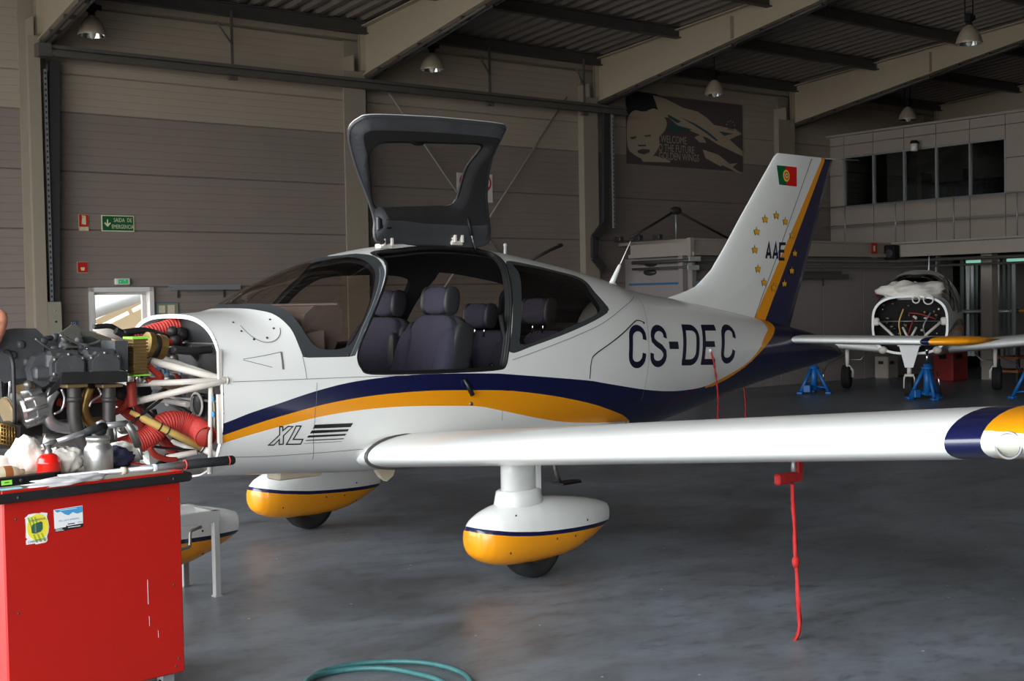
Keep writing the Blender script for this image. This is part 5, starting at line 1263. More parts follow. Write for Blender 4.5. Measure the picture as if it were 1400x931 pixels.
m = MB('sticker_white'); m.box((-.161, -.0006, .45), (.0014, .001, .10)); m.build('scratch', cab); m = MB('sticker_white'); m.box((-.158, -.0006, .33), (.0008, .001, .04)); m.build('scratch', cab); m = MB('sticker_white'); m.box((-.12, -.0006, .27), (.0008, .001, .03)); m.build('scratch', cab)
for x in (-.06, -.68):
    for y in (.06, .5):
        m = MB('tray_light'); m.box((x, y, .075), (.05, .05, .05)); m.lathe([(0, -.014), (.034, -.014), (.036, 0), (.034, .014), (0, .014)], (x, y, .036), 'bumper', axis='y', n=16); m.build('caster', cab)
# yellow sticker with a green machine on it
sx0, sx1, sz0, sz1 = -.654, -.564, .713, .829
def sk_(px, py): return (-.654+(px-90)/(590-90)*.09, .829-(py-240)/(840-240)*.116)   # sticker sheet
m = MB('sticker_white'); P_ = [sk_(*q) for q in ((80, 300), (130, 270), (160, 240), (300, 232), (400, 245), (440, 232), (570, 258), (555, 340), (585, 430), (600, 540), (580, 640), (545, 720), (555, 800), (520, 835), (300, 850), (280, 825), (100, 830), (90, 760), (125, 715), (90, 690), (100, 560), (95, 330))]
m.prism(P_, -.0012, -.0002, axis='y'); st = m.build('sticker', cab); st['label'] = 'yellow and white sticker with a green engine part and the word CHAMPIONS'
fr = lambda x, z, d: facing((0, -1, 0), (x, -d, z), (1, 0, 0))
m = MB('sticker_yellow'); cx_, cz_ = sk_(350, 510)
P_ = [(cx_+.042*math.cos(t), cz_+.050*math.sin(t)) for t in [2*math.pi*i/32 for i in range(32)]]
m.prism(P_, -.0022, -.0013, axis='y'); m.build('yellow_disc', st)
m = MB('sticker_lime')
for k in range(3):
    for (a_, b2) in (((150+70*k, 300), (215+70*k, 500)), ((255+85*k, 640), (320+90*k, 810))):
        p0, p1 = sk_(*a_), sk_(*b2); w_ = .0035; m.prism([(p0[0]-w_, p0[1]), (p1[0]-w_, p1[1]), (p1[0]+w_, p1[1]), (p0[0]+w_, p0[1])], -.0029, -.0023, axis='y')
m.build('lime_stripes', st)['kind'] = 'stuff'
m = MB('sticker_teal'); m.prism([sk_(*q) for q in ((205, 500), (235, 450), (310, 430), (420, 405), (450, 430), (455, 560), (400, 610), (300, 632), (215, 615))], -.0036, -.003, axis='y'); m.prism([sk_(*q) for q in ((280, 445), (310, 440), (315, 610), (285, 615))], -.004, -.0037, 'board_green', axis='y'); m.build('printed_machine', st)
for s_, px, py, sz in (('CHAMPIONS', 330, 365, .0115), ('CHAMPIONS!', 325, 775, .0125)):
    x, z = sk_(px, py); text(s_, sz, 'sticker_print', st, Matrix.Translation((0, 0, 0)) @ fr(x, z, .0046) @ Matrix.Rotation(math.radians(3), 4, 'Z'))
# sky-blue sticker
m = MB('sticker_white'); P2 = [(-.543, .834), (-.427, .837), (-.427, .765), (-.541, .760)]; m.prism(P2, -.0012, -.0002, axis='y'); st2 = m.build('sticker', cab); st2['label'] = 'blue sky sticker reading We call it airliability'
m = MB('sticker_blue'); m.prism([(-.541, .832), (-.429, .835), (-.429, .812), (-.45, .808), (-.468, .816), (-.485, .806), (-.50, .812), (-.515, .824), (-.53, .822)], -.0022, -.0013, axis='y'); m.build('printed_sky', st2)
m = MB('print_black'); m.prism([(-.541, .760), (-.496, .762), (-.495, .768), (-.49, .765), (-.427, .767), (-.428, .753), (-.54, .746)], -.0022, -.0013, axis='y'); m.build('black_band', st2)
tl_ = math.radians(2)
text('We call it airliability', .0105, 'sticker_blue', st2, fr(-.484, .789, .003) @ Matrix.Rotation(tl_, 4, 'Z'), squash=.98)
m = MB('sticker_print'); m.box((-.475, -.0026, .772), (.028, .0006, .004)); m.box((-.44, -.0026, .774), (.018, .0006, .0015)); m.box((-.525, -.0026, .757), (.026, .0006, .0025), 'sticker_white'); m.box((-.522, -.0026, .7515), (.032, .0006, .002), 'sticker_white'); m.box((-.463, -.0026, .759), (.05, .0006, .0025), 'sticker_white'); m.box((-.485, -.0026, .829), (.07, .0006, .002), 'sticker_white'); m.build('small_print', st2)['kind'] = 'stuff'

ZT = .924
# telescopic wrench handle lying along the front edge
a_, b2 = CP(-.50, .05, .951), CP(.235, -.03, .951)
tb = thing('torque_bar', 'long grey telescopic bar with black foam grip lying along the cabinet edge', 'tool', a_)
d = b2-a_; L = lambda t: tuple(d*t)
m = MB('tube_grey'); m.tube([L(0), L(.45), L(.451), L(.70)], [.011, .011, .0145, .0145], n=14); m.build('tube', tb)
m = MB('grip_black'); m.tube([L(.70), L(.705), L(.99), L(1)], [.017, .02, .02, .016], n=16); m.build('grip', tb)
for t in (.705, .965):
    m = MB('hose_red'); m.tube([L(t-.004), L(t+.004)], .0212, n=16); m.build('grip_ring', tb)
m = MB('sticker_white'); m.tube([L(.515), L(.545)], .0152, n=14); lb = m.build('label_band', tb)
m = MB('cream'); m.tube([L(.34), L(.37)], .0152, n=14); m.build('tape_band', tb)
text('17', .018, 'sticker_blue', tb, Matrix.Translation(L(.53)) @ Matrix.Rotation(CA-.1, 4, 'Z') @ Matrix.Translation((0, -.0158, 0)) @ Matrix.Rotation(math.pi/2, 4, 'X'))
# crumpled plastic wrap on its end
def blob(name, label, cat, at, r, mt, seed, amp=.25, e=2.0, nu=30, nv=20, group=None, freq=2.2):
    from mathutils import noise
    off = Vector((seed*3.1, seed*1.7, seed*.9))
    fn = lambda dd: 1+amp*(noise.noise(Vector(dd)*freq+off)+.5*abs(noise.noise(Vector(dd)*freq*2.3+off))+.22*noise.noise(Vector(dd)*freq*5+off))
    m = MB(mt); m.ball((0, 0, r[2]*.8), r, mt, nu=nu, nv=nv, e=e, fn=fn)
    for i, v in enumerate(m.v): m.v[i] = (v[0], v[1], max(0.0, v[2]))
    o = m.build(name, None, at); o.rotation_euler = (0, 0, CA); tag(o, label, cat, group)
    return o
blob('plastic_wrap', 'crumpled clear plastic wrap round the bar end on the cabinet', 'wrapping', CP(-.47, .015, ZT), (.15, .035, .018), 'plastic_wrap', 3, .5)
blob('rag', 'large bunched white rag standing up behind the red oil can', 'rag', CP(-.475, .42, ZT), (.075, .07, .085), 'cloth_white', 5, .28, freq=1.7)
blob('rag', 'flat white cloth at the left end of the cabinet top', 'rag', CP(-.60, .46, ZT), (.14, .09, .05), 'cloth_white', 8, .25, freq=1.8)
blob('rag', 'crumpled cream rag between red oil can and aluminium cup', 'rag', CP(-.325, .37, ZT), (.06, .05, .055), 'cloth_white', 11, .38, freq=2.4)
blob('rag', 'cream cloth behind the air gun at the right back corner', 'rag', CP(-.02, .48, ZT), (.09, .045, .05), 'cloth_white', 14, .35)
blob('rag', 'small dark blue cloth beside the aluminium cup', 'rag', CP(-.095, .36, ZT), (.055, .05, .045), 'dark_blue', 17, .45)
# red oil can
oc_ = thing('oil_can', 'small red pump oil can with metal spout head', 'oil can', CP(-.428, .30, ZT), CA)
m = MB('can_red'); m.lathe([(0, 0), (.045, 0), (.047, .004), (.047, .052), (.0485, .055), (.0485, .060), (.046, .063), (.043, .075), (.032, .088), (.016, .095), (0, .096)], n=32); m.build('body', oc_)
m = MB('label_green'); m.lathe([(.0475, .006), (.0478, .008), (.0478, .014), (.0475, .016)], m='sticker_yellow', n=32); m.build('label_band', oc_)
m = MB('steel'); m.lathe([(.016, .094), (.016, .108), (.011, .112), (.010, .128), (0, .13)], n=16); m.tube([(-.03, 0, .112), (0, 0, .118), (.035, 0, .122), (.062, -.01, .116), (.068, -.012, .108)], .005, n=8); m.tube([(-.012, 0, .10), (-.022, 0, .135)], .005); m.build('pump_head', oc_)
# paint suction gun on an aluminium cup
sg = thing('spray_gun', 'spray lance and aluminium screw-top cup standing on the cabinet', 'spray gun', CP(-.213, .30, ZT), CA)
m = MB('aluminium'); m.lathe([(0, 0), (.056, 0), (.059, .004), (.059, .088), (.056, .10), (.048, .112), (.046, .118), (.046, .128), (.050, .130), (.050, .142), (.046, .145), (0, .146)], n=36); m.build('cup', sg)
m = MB('steel'); m.tube([(-.235, .02, .118), (-.19, .02, .132), (-.165, .02, .138)], [.011, .014, .010], 'steel', n=12); m.tube([(-.17, .02, .137), (-.03, .02, .170)], .011, 'tube_grey', n=12); m.build('lance', sg)
m = MB('grip_black'); m.tube([(-.05, .02, .165), (-.02, .02, .172), (.0, .02, .176), (.045, .02, .182)], [.013, .018, .021, .017], n=12); m.ball((.02, .02, .166), (.026, .018, .02), nu=12, nv=8, e=3); m.build('valve_body', sg)
m = MB('tube_grey'); m.tube([(.04, .02, .184), (.14, .02, .188)], [.013, .014], n=10); m.tube([(.0, .01, .198), (.02, .01, .206), (.04, .01, .202)], .006); m.build('rear_tube', sg)
m = MB('steel'); m.tube([(.14, .02, .19), (.165, .02, .15), (.19, .02, .085)], [.016, .018, .017], n=12); m.tube([(.19, .02, .085), (.20, .02, .05), (.207, .02, .025)], [.010, .008, .006]); m.tube([(.085, .02, .175), (.09, .02, .12)], .007); m.tube([(.12, .02, .15), (.10, .02, .165)], .008); m.build('handle', sg)
# black case with a green label, cream bottle
lv = thing('tool_case', 'black flat case with small bright green label on the cabinet front edge', 'case', CP(-.66, .11, ZT), CA+.05)
m = MB('lamp_dark'); m.box((.0, 0, .024), (.34, .05, .032), ch=.004); m.prism([(.165, -.02), (.205, .0), (.165, .024)], .01, .04, axis='z'); m.build('case', lv)
m = MB('label_green'); m.box((-.028, -.0258, .024), (.042, .001, .018)); gl = m.build('label', lv)
m = MB('print_black'); m.box((-.028, -.0264, .024), (.018, .0006, .003)); m.build('print_line', gl); m = MB('tray_dark'); m.lathe([(0, -.027), (.007, -.027), (.008, -.024)], (.03, 0, .026), axis='y', n=14); m.build('knob', lv)
pb_ = MB('pale_blue'); pb_.box((0, 0, .003), (.11, .03, .006), ch=.002); o = pb_.build('plastic_card', None, CP(-.70, .05, ZT), CA); tag(o, 'pale blue plastic strip lying under the black case', 'card')
bt = thing('bottle', 'cream plastic bottle lying on its side at left end of cabinet', 'bottle', CP(-.62, .30, ZT), CA)
m = MB('bottle_cream'); m.lathe([(0, -.09), (.026, -.09), (.03, -.085), (.03, .04), (.02, .065), (.012, .075), (.012, .09), (0, .09)], (0, 0, .03), n=24, axis='x'); m.build('body', bt)
m = MB('wood_orange'); m.lathe([(.0302, .005), (.0305, .008), (.0305, .034), (.0302, .037)], (0, 0, .03), n=24, axis='x'); m.build('label', bt)

# steel trestle with a crank under the nose
TR = (1.531,0.242,0)
t0 = O_AIR+Vector((math.cos(YAW)*TR[0]-math.sin(YAW)*TR[1], math.sin(YAW)*TR[0]+math.cos(YAW)*TR[1], 0))
tre = thing('trestle', 'low grey steel trestle with crank handle beside the nose wheel fairing', 'trestle', t0, YAW)
m = MB('grey_paint'); hz = .477
FW_, FD_ = .62, -.36
for y in (0, FD_): m.box((FW_/2, y, hz-.03), (FW_+.04, .035, .06))
for x in (0, FW_): m.box((x, FD_/2, hz-.03), (.035, -FD_+.03, .06))
m.box((.12, FD_/2, hz-.055), (.02, -FD_, .01)); m.build('frame', tre)
for x in (0, FW_):
    for y in (0, FD_):
        m = MB('grey_paint'); m.box((x, y, (hz-.06)/2), (.036, .036, hz-.06), ch=.003); m.box((x, y, .004), (.045, .045, .008)); m.build('leg', tre)
m = MB('steel'); m.tube(spline([(.10, .02, .40), (.16, .06, .40), (.19, .07, .39), (.20, .08, .33), (.22, .09, .315), (.34, .11, .31)], 4), .009, n=8); m.build('crank_handle', tre)

# coiled green hose on the floor
pts = []
c0 = (-0.487,4.786,0.012)
A0 = [(-0.898,5.305,0.014), (-0.85,5.439,0.014), (-0.735,5.531,0.014), (-0.578,5.572,0.014), (-0.414,5.544,0.014), (-0.279,5.436,0.014), (-0.204,5.284,0.014), (-0.204,5.076,0.014), (-0.305,4.77,0.014), (-0.458,4.616,0.014), (-0.653,4.666,0.014), (-0.817,4.927,0.014), (-0.882,5.164,0.014), (-0.875,5.314,0.014), (-0.81,5.426,0.014), (-0.696,5.473,0.014), (-0.567,5.465,0.014), (-0.434,5.381,0.014), (-0.32,5.26,0.014), (-0.246,5.032,0.014), (-0.189,4.641,0.014), (0.121,4.193,0.014)]
m = MB('hose_green'); m.tube(spline([(p[0], p[1], .014+.012*(1 if 11 < i < 14 else 0)) for i, p in enumerate(A0)], 8), .0115, n=10); ho = m.build('garden_hose'); tag(ho, 'green rubber hose coiled on the hangar floor in front', 'hose')

# red pitot cover with its streamer, and the two tail streamers
pt = (0.098,3.05,0.764)
def toW(p): return O_AIR+Vector((math.cos(YAW)*p[0]-math.sin(YAW)*p[1], math.sin(YAW)*p[0]+math.cos(YAW)*p[1], p[2]))
m = MB('tray_light'); m.tube([(pt[0], 3.05, pt[2]+.10), (pt[0], 3.05, pt[2])], .012); m.tube([(pt[0]-.01, 3.05, pt[2]), (pt[0]+.10, 3.05, pt[2])], .01); m.build('pitot_tube', air)
pc = thing('pitot_cover', 'red fabric pitot cover with long twisted streamer under the left wing', 'cover', toW(pt), YAW)
m = MB('ribbon_red'); m.box((.04, 0, .0), (.19, .035, .050), ch=.008); m.box((-.035, 0, .045), (.05, .035, .07), ch=.008); m.build('sleeve', pc)
P0 = Vector(pt); m = MB('ribbon_red')
path = [Vector(q)-P0 for q in [(0.111,3.05,0.734),(0.107,3.05,0.635),(0.097,3.05,0.531),(0.088,3.05,0.41),(0.078,3.05,0.288),(0.074,3.05,0.184),(0.064,3.05,0.079),(0.077,3.05,0.026),(0.119,3.05,-0.014)]]
path = spline(path, 8); hw_ = [.036, .024, .017, .023, .016, .026, .019, .024, .014]
vs = []; F = []
for i, p_ in enumerate(path):
    tt = i/(len(path)-1); w_ = np.interp(tt*8, range(9), hw_); an = .4+tt*7+math.sin(tt*17)*.5; dx = Vector((math.cos(an), math.sin(an), 0)); ny = Vector((-math.sin(an), math.cos(an), 0))
    w_ = max(w_*.55, w_*abs(math.cos(an-.7)))
    if tt < .12: dx, ny = Vector((.74, .68, 0)), Vector((-.68, .74, 0)); w_ = np.interp(tt, [0, .12], [.036, .014])
    vs += [p_+dx*w_+ny*.002, p_+ny*.011, p_-dx*w_+ny*.002, p_-ny*.009]
    if i: F += [((i-1)*4+k, (i-1)*4+(k+1) % 4, i*4+(k+1) % 4, i*4+k) for k in range(4)]
m.add(vs, F, None, True); m.ball(Vector((0.088,3.05,0.365))-P0, (.022, .018, .03), nu=12, nv=8); m.build('streamer', pc)
for k, (a_, L_, lab) in enumerate((((-2.606,0.411,1.198), None, 'thin red streamer hanging from the rear fuselage below the registration'), ((-3.05, -.32, 1.10), None, 'thin red streamer hanging behind the tail on the far side'))):
    if k: a_ = (-3.99,-0.36,0.994)
    rs = thing('streamer', lab, 'streamer', toW((a_[0], a_[1]+(.012 if not k else 0), a_[2])), YAW)
    m = MB('sticker_white'); m.ball((0, 0, 0), (.014, .01, .014), nu=10, nv=7); m.build('plug', rs)
    z_ = a_[2]-.32; m = MB('ribbon_red'); m.tube(spline([(0, .0, 0), (0, .03, -.10), (-.02, .035, -.22), (-.03, .04, -.36), (-.025, .04, -.5), (-.03, .04, -.66)], 5), [.003]+[.005+.002*(i % 3) for i in range(25)], n=5); m.build('ribbon', rs)

# the mechanic just outside the frame, only the raised elbow shows
def person(at, rz, elbow, hand):
    """one continuous skinned body; elbow and hand are given in the body's own space (x right, y forward)"""
    root = thing('person', 'person beside the engine, bare raised elbow showing at the left edge', 'person', at, rz)
    V = [(0, 0, .96, .145, .105), (0, .01, 1.12, .135, .10), (0, .0, 1.28, .15, .11), (0, -.01, 1.42, .13, .09), (0, .0, 1.52, .055, .055), (0, .02, 1.60, .075, .085), (0, .03, 1.70, .075, .095), (0, .02, 1.77, .05, .06)]
    E = [(0, 1), (1, 2), (2, 3), (3, 4), (4, 5), (5, 6), (6, 7)]
    def chain(start, pts):
        p = start
        for q in pts: V.append(q); E.append((p, len(V)-1)); p = len(V)-1
        return p
    for s in (1, -1): chain(0, [(s*.10, 0, .88, .095, .095), (s*.11, .02, .50, .06, .062), (s*.12, -.01, .12, .042, .045), (s*.12, .02, .05, .045, .04), (s*.125, .15, .03, .038, .022)])
    hr = chain(3, [(.16, 0, 1.44, .065, .06), (elbow[0]*.5+.09, elbow[1]*.5, (elbow[2]+1.44)/2, .05, .05), (*elbow, .042, .042), (elbow[0]*.5+hand[0]*.5, elbow[1]*.5+hand[1]*.5, elbow[2]*.5+hand[2]*.5, .038, .038), (*hand, .026, .03), (hand[0]-.02, hand[1]+.06, hand[2]-.05, .034, .016)])
    hl = chain(3, [(-.16, 0, 1.44, .065, .06), (-.25, .06, 1.25, .048, .048), (-.27, .16, 1.08, .04, .04), (-.22, .30, 1.06, .036, .036), (-.17, .40, 1.06, .026, .03), (-.14, .46, 1.06, .034, .016)])
    for h, sgn in ((hr, 1), (hl, -1)):
        x, y, z = V[h][:3]; b0 = V[h-1][:3]; dv = (Vector((x, y, z))-Vector(b0)).normalized(); sd = dv.cross(Vector((0, 0, 1))).normalized(); up = sd.cross(dv)
        for k, ln in enumerate((.07, .078, .074, .06)):
            c_ = Vector((x, y, z))+sd*(.026*(k-1.5)*.8)
            q1 = c_+dv*ln*.5-up*.006; q2 = c_+dv*ln*.85-up*.03; chain(h, [(*q1, .010, .010), (*q2, .009, .009)])
        q = Vector(b0).lerp(Vector((x, y, z)), .5)+sd*.04*sgn; chain(h-1, [(*q, .012, .012), (*(q+dv*.04), .010, .010)])
    me = bpy.data.meshes.new('body'); me.from_pydata([v[:3] for v in V], E, [])
    o = link('body', me, root); sk_m = o.modifiers.new('skin', 'SKIN'); sl = me.skin_vertices[0].data
    for i, v in enumerate(V): sl[i].radius = (v[3], v[4])
    sl[0].use_root = True
    sb = o.modifiers.new('sub', 'SUBSURF'); sb.levels = 2; sb.render_levels = 2
    dg = bpy.context.evaluated_depsgraph_get(); ev = bpy.data.meshes.new_from_object(o.evaluated_get(dg)); o.modifiers.clear(); o.data = ev
    ev.materials.clear()
    for k in ('skin', 'shirt', 'trousers', 'shoe', 'hair'): ev.materials.append(MATS[k])
    for p in ev.polygons:
        c_ = p.center; p.use_smooth = True; i = 0
        if c_.z < .07: i = 3
        elif c_.z < .97 and abs(c_.x) < .20 and c_.y < .2: i = 2
        elif c_.z < 1.50 and abs(c_.x) < .26: i = 1
        elif c_.z > 1.62 and (c_.y < .03 or c_.z > 1.74): i = 4
        if c_.z >= .97 and c_.y > .1: i = 0
        p.material_index = i
    m = MB('skin')
    for s in (1, -1): m.ball((s*.034, .115, 1.685), (.012, .008, .008), 'sticker_white', nu=10, nv=6); m.ball((s*.034, .122, 1.685), (.006, .004, .006), 'print_black', nu=8, nv=5); m.ball((s*.082, .02, 1.67), (.012, .022, .032), 'skin', nu=10, nv=8)
    m.ball((0, .125, 1.655), (.014, .02, .024), 'skin', nu=10, nv=8); m.ball((0, .112, 1.622), (.026, .008, .007), 'hose_dark_red', nu=10, nv=6); m.build('face', root)
    return root
ELB = Vector((-2.39,5.95,1.584)); HND = Vector((-2.571,6.15,1.336))
PB = Vector((ELB.x-.56, ELB.y-.02, 0)); prz = math.radians(-20)
inv = Matrix.Rotation(-prz, 3, 'Z')
person(PB, prz, tuple(inv @ (ELB-PB)), tuple(inv @ (HND-PB)))


# ================================================================== BACKGROUND
# signs on the long wall: flat plates with printed symbols
def plate(name, label, cat, p, q, m_, border=None, n=WN):
    """sign between two corners given as (w, n, z)"""
    w0, w1 = sorted((p[0], q[0])); z0, z1 = sorted((p[2], q[2])); cw, cz = (w0+w1)/2, (z0+z1)/2
    t = thing(name, label, cat, HW(cw, n, cz), HR); W_, H_ = w1-w0, z1-z0
    mb = MB(border or m_); mb.box((0, -.008, 0), (W_, .012, H_)); pl = mb.build('plate', t)
    if border: mb = MB(m_); mb.box((0, -.0150, 0), (W_*.95, .002, H_-W_*.05)); mb.build('face', t)
    return t, W_, H_
FN = lambda x, z, d=.018: facing((0, -1, 0), (x, -d, z), (1, 0, 0))
t, W_, H_ = plate('fire_sign', 'red and cream extinguisher sign high on the wall left of the green exit sign', 'sign', (5.719,16.4,2.819), (5.846,16.4,2.604), 'sign_red', 'sign_cream')
m = MB('sign_cream'); m.box((0, -.017, -H_*.36), (W_*.9, .002, H_*.22)); m.box((.01, -.017, .03), (.035, .002, .11)); m.prism([(-.03, -.02), (-.01, -.02), (-.005, .05), (-.02, .08)], -.018, -.016, axis='y'); m.box((.0, -.017, .085), (.05, .002, .015)); m.build('symbol', t)
text('EXTINTOR', .022, 'print_black', t, FN(0, -H_*.33)); text('MOVEL', .022, 'print_black', t, FN(0, -H_*.42))
t, W_, H_ = plate('exit_sign', 'green emergency exit sign with white arrow and two lines of lettering', 'sign', (6.017,16.4,2.817), (6.455,16.4,2.606), 'sign_green', 'sign_cream')
text('SAIDA  DE', .075, 'sign_cream', t, FN(.065, .042), squash=.72); text('EMERGENCIA', .075, 'sign_cream', t, FN(.062, -.045), squash=.66)
m = MB('sign_cream'); m.box((-.14, -.017, .015), (.016, .002, .07)); m.prism([(-.185, .0), (-.172, .012), (-.14, -.02), (-.108, .012), (-.095, 0), (-.14, -.048)], -.018, -.016, axis='y'); m.build('arrow', t)
t, W_, H_ = plate('bucket_sign', 'small square red sign with a white bucket symbol on the wall', 'sign', (5.682,16.4,2.203), (5.821,16.4,2.061), 'sign_red', 'sign_cream')
m = MB('sign_cream'); m.prism([(-.028, .0), (.028, .0), (.02, -.042), (-.02, -.042)], -.018, -.016, axis='y'); m.build('symbol', t)
t = thing('exit_light', 'green lit exit light box over the emergency exit door', 'light', HW((6.266,16.4,1.944)[0], WN, (6.266,16.4,1.944)[2]), HR)
m = MB('sign_white'); m.box((0, -.03, 0), (.20, .06, .085), ch=.01); m.build('housing', t); m = MB('exit_lit'); m.box((.0, -.062, 0), (.13, .004, .055)); m.build('lens', t)
m = MB('sign_cream'); m.box((-.04, -.066, 0), (.02, .002, .008)); m.box((.02, -.066, .012), (.014, .002, .014)); m.build('pictogram', t)
a_, b2 = (6.912,16.2,1.878), (7.893,16.2,1.789)
t = thing('wall_shelf', 'long grey metal trough on two brackets on the wall right of the exit', 'shelf', HW((a_[0]+b2[0])/2, WN, a_[2]-.02), HR); L_ = b2[0]-a_[0]
m = MB('tray_light'); m.box((0, -.10, .02), (L_, .16, .01)); m.box((0, -.18, .0), (L_, .008, .07)); m.box((0, -.02, .0), (L_, .008, .07)); m.build('trough', t)
for x in (-L_*.36, L_*.33):
    m = MB('dark_steel'); m.box((x, -.10, -.03), (.025, .16, .012)); m.box((x, -.012, -.07), (.025, .012, .14)); m.build('bracket', t)
t, W_, H_ = plate('notice_board', 'framed pale green notice board on the wall right of the exit door', 'board', (6.732,16.4,1.656), (7.047,16.4,1.422), 'board_green', 'sign_blue')
m = MB('sign_cream')
for x, z, w_, h_ in ((-.08, .03, .09, .1), (.05, .02, .1, .13)): m.box((x, -.017, z), (w_, .001, h_), 'cream')
m.build('paper', t)['kind'] = 'stuff'
t = thing('electric_box', 'grey electrical junction box at the foot of the left cable tray', 'electrical box', HW((5.273,16.2,1.344)[0], WN-.25, (5.268,16.2,1.159)[2]), HR)
m = MB('ebox'); m.box((0, 0, .22), (.19, .12, .62), ch=.008); m.build('box', t); m = MB('print_black'); m.lathe([(0, -.064), (.012, -.064), (.014, -.06)], (.02, 0, .28), axis='y', n=12); m.ball((.01, -.062, .42), (.012, .006, .012), 'tray_light', nu=10, nv=6); m.build('lock', t)
t, W_, H_ = plate('poster', 'small blue and red poster on the wall left of the exit door', 'poster', (5.584,16.4,1.438), (5.673,16.4,1.217), 'sign_blue')
m = MB('wood_orange'); m.box((0, -.0150, -.05), (W_*.98, .002, H_*.5)); m.build('red_field', t); text('PO', .05, 'sign_cream', t, FN(-.02, H_*.36))
# no-smoking board behind the raised door
t, W_, H_ = plate('no_smoking_sign', 'white board with two red prohibition circles behind the raised cabin door', 'sign', (11.754,16.4,3.644), (12.458,16.4,3.192), 'sign_white')
for x in (-.17, .19):
    m = MB('sign_red'); P_ = [(x+.125*math.cos(u), .085+.125*math.sin(u)) for u in [2*math.pi*i/32 for i in range(32)]]
    for q in strip(P_, .028, True): m.prism([(a[0], a[1]) for a in q], -.018, -.015, axis='y')
    m.prism([(x-.095, .17), (x-.08, .185), (x+.095, .0), (x+.08, -.015)], -.019, -.016, axis='y'); m.build('prohibition_ring', t)
    m = MB('print_black')
    if x > 0: m.tube([(x-.04, -.016, .11), (x-.05, -.016, .07), (x-.025, -.016, .03), (x+.01, -.016, .06), (x-.01, -.016, .11)], .009, n=5); m.tube([(x-.03, -.016, .14), (x-.03, -.016, .10)], .012, n=5); m.tube([(x+.0, -.016, .0), (x+.01, -.016, .02)], .005, n=5)
    else: m.box((x, -.016, .08), (.13, .002, .02)); m.tube([(x+.05, -.016, .1), (x+.06, -.016, .14)], .006, n=5)
    m.build('symbol', t)
text('PROIBIDO  FUMAR', .055, 'print_black', t, FN(.02, -.105), squash=.72); text('OU  FOGUEAR', .055, 'print_black', t, FN(.05, -.175), squash=.72)
# banner: pale child's face, two aeroplanes and three lines of lettering on dark cloth
t, W_, H_ = plate('banner', 'large dark wall banner with a child face, two pale aeroplanes and lettering', 'banner', (15.449,16.4,5.246), (18.481,16.4,3.978), 'banner')
bx0 = -W_/2; S_ = W_/1240.0
def bn(px, py): return (-W_/2+(px-42)*S_, H_/2-(py-60)*S_*(H_/W_)/((800)/1240.0)-(px-42)/1240*0)
def flat(pl, m_, nm, d=.016, lab=None):
    mb = MB(m_); q = [bn(x, y-(x-42)*.085) for x, y in pl]; mb.prism(q, -d-.001, -d+.0015, axis='y'); o = mb.build(nm, t); return o
face = smooth2([(60, 350), (120, 270), (220, 280), (320, 240), (400, 300), (450, 400), (420, 500), (370, 560), (370, 640), (330, 740), (270, 800), (180, 800), (100, 750), (55, 690), (42, 520)], 4)
flat([(42, 40), (360, 80), (360, 240), (300, 290), (230, 270), (120, 300), (42, 320)], 'banner_teal', 'hair_print').data.materials[0] = MATS['liner']
flat(face, 'banner_pale', 'face_print', .018)
flat([(330, 775), (480, 830), (480, 850), (200, 840), (180, 800)], 'banner_pale', 'shoulder_print', .018)
for pl in ([(70, 570), (130, 555), (140, 575), (90, 592)], [(215, 545), (280, 535), (285, 555), (225, 562)], [(150, 650), (235, 650), (230, 668), (160, 668)], [(145, 715), (200, 695), (270, 705), (270, 735), (210, 760), (150, 740)]): flat(pl, 'banner', 'features_print', .020)
flat([(310, 90), (450, 130), (620, 220), (780, 260), (880, 330), (960, 410), (1200, 460), (1270, 510), (1130, 580), (1280, 720), (1280, 780), (1000, 640), (880, 560), (830, 545), (870, 620), (800, 620), (740, 560), (800, 530), (560, 420), (470, 340), (380, 330), (340, 180)], 'banner_pale', 'aeroplane_print', .018)
flat([(460, 300), (600, 380), (560, 400), (470, 340)], 'banner_teal', 'shade_print', .020); flat([(470, 400), (720, 470), (560, 500), (470, 500)], 'banner_teal', 'shade_print', .020); flat([(590, 330), (750, 400), (900, 500), (1000, 590), (980, 600), (870, 510), (740, 420)], 'banner_teal', 'shade_print', .021); flat([(1010, 485), (1180, 510), (1070, 535)], 'banner_teal', 'shade_print', .020)
flat([(830, 700), (1000, 760), (1130, 870), (1220, 860), (1160, 910), (1260, 980), (1240, 985), (1040, 880), (1030, 900), (860, 800)], 'banner_pale', 'aeroplane_print', .018)
for s_, px, py in (('WELCOME', 520, 555), ('TO THE FUTURE', 530, 655), ('GOLDEN WINGS', 575, 745)):
    x, z = bn(px, py); text(s_, .19, 'banner_text', t, FN(x, z, .022) @ Matrix.Scale(1, 4), squash=.72)
x, z = bn(1145, 360); text('AAE', .10, 'print_black', t, FN(x, z, .02))
m = MB('banner_text')
for k in range(12): m.box((x+.13*math.cos(k*math.pi/6), -.018, z+.15*math.sin(k*math.pi/6)), (.02, .002, .02))
m.build('star_ring', t)['kind'] = 'stuff'

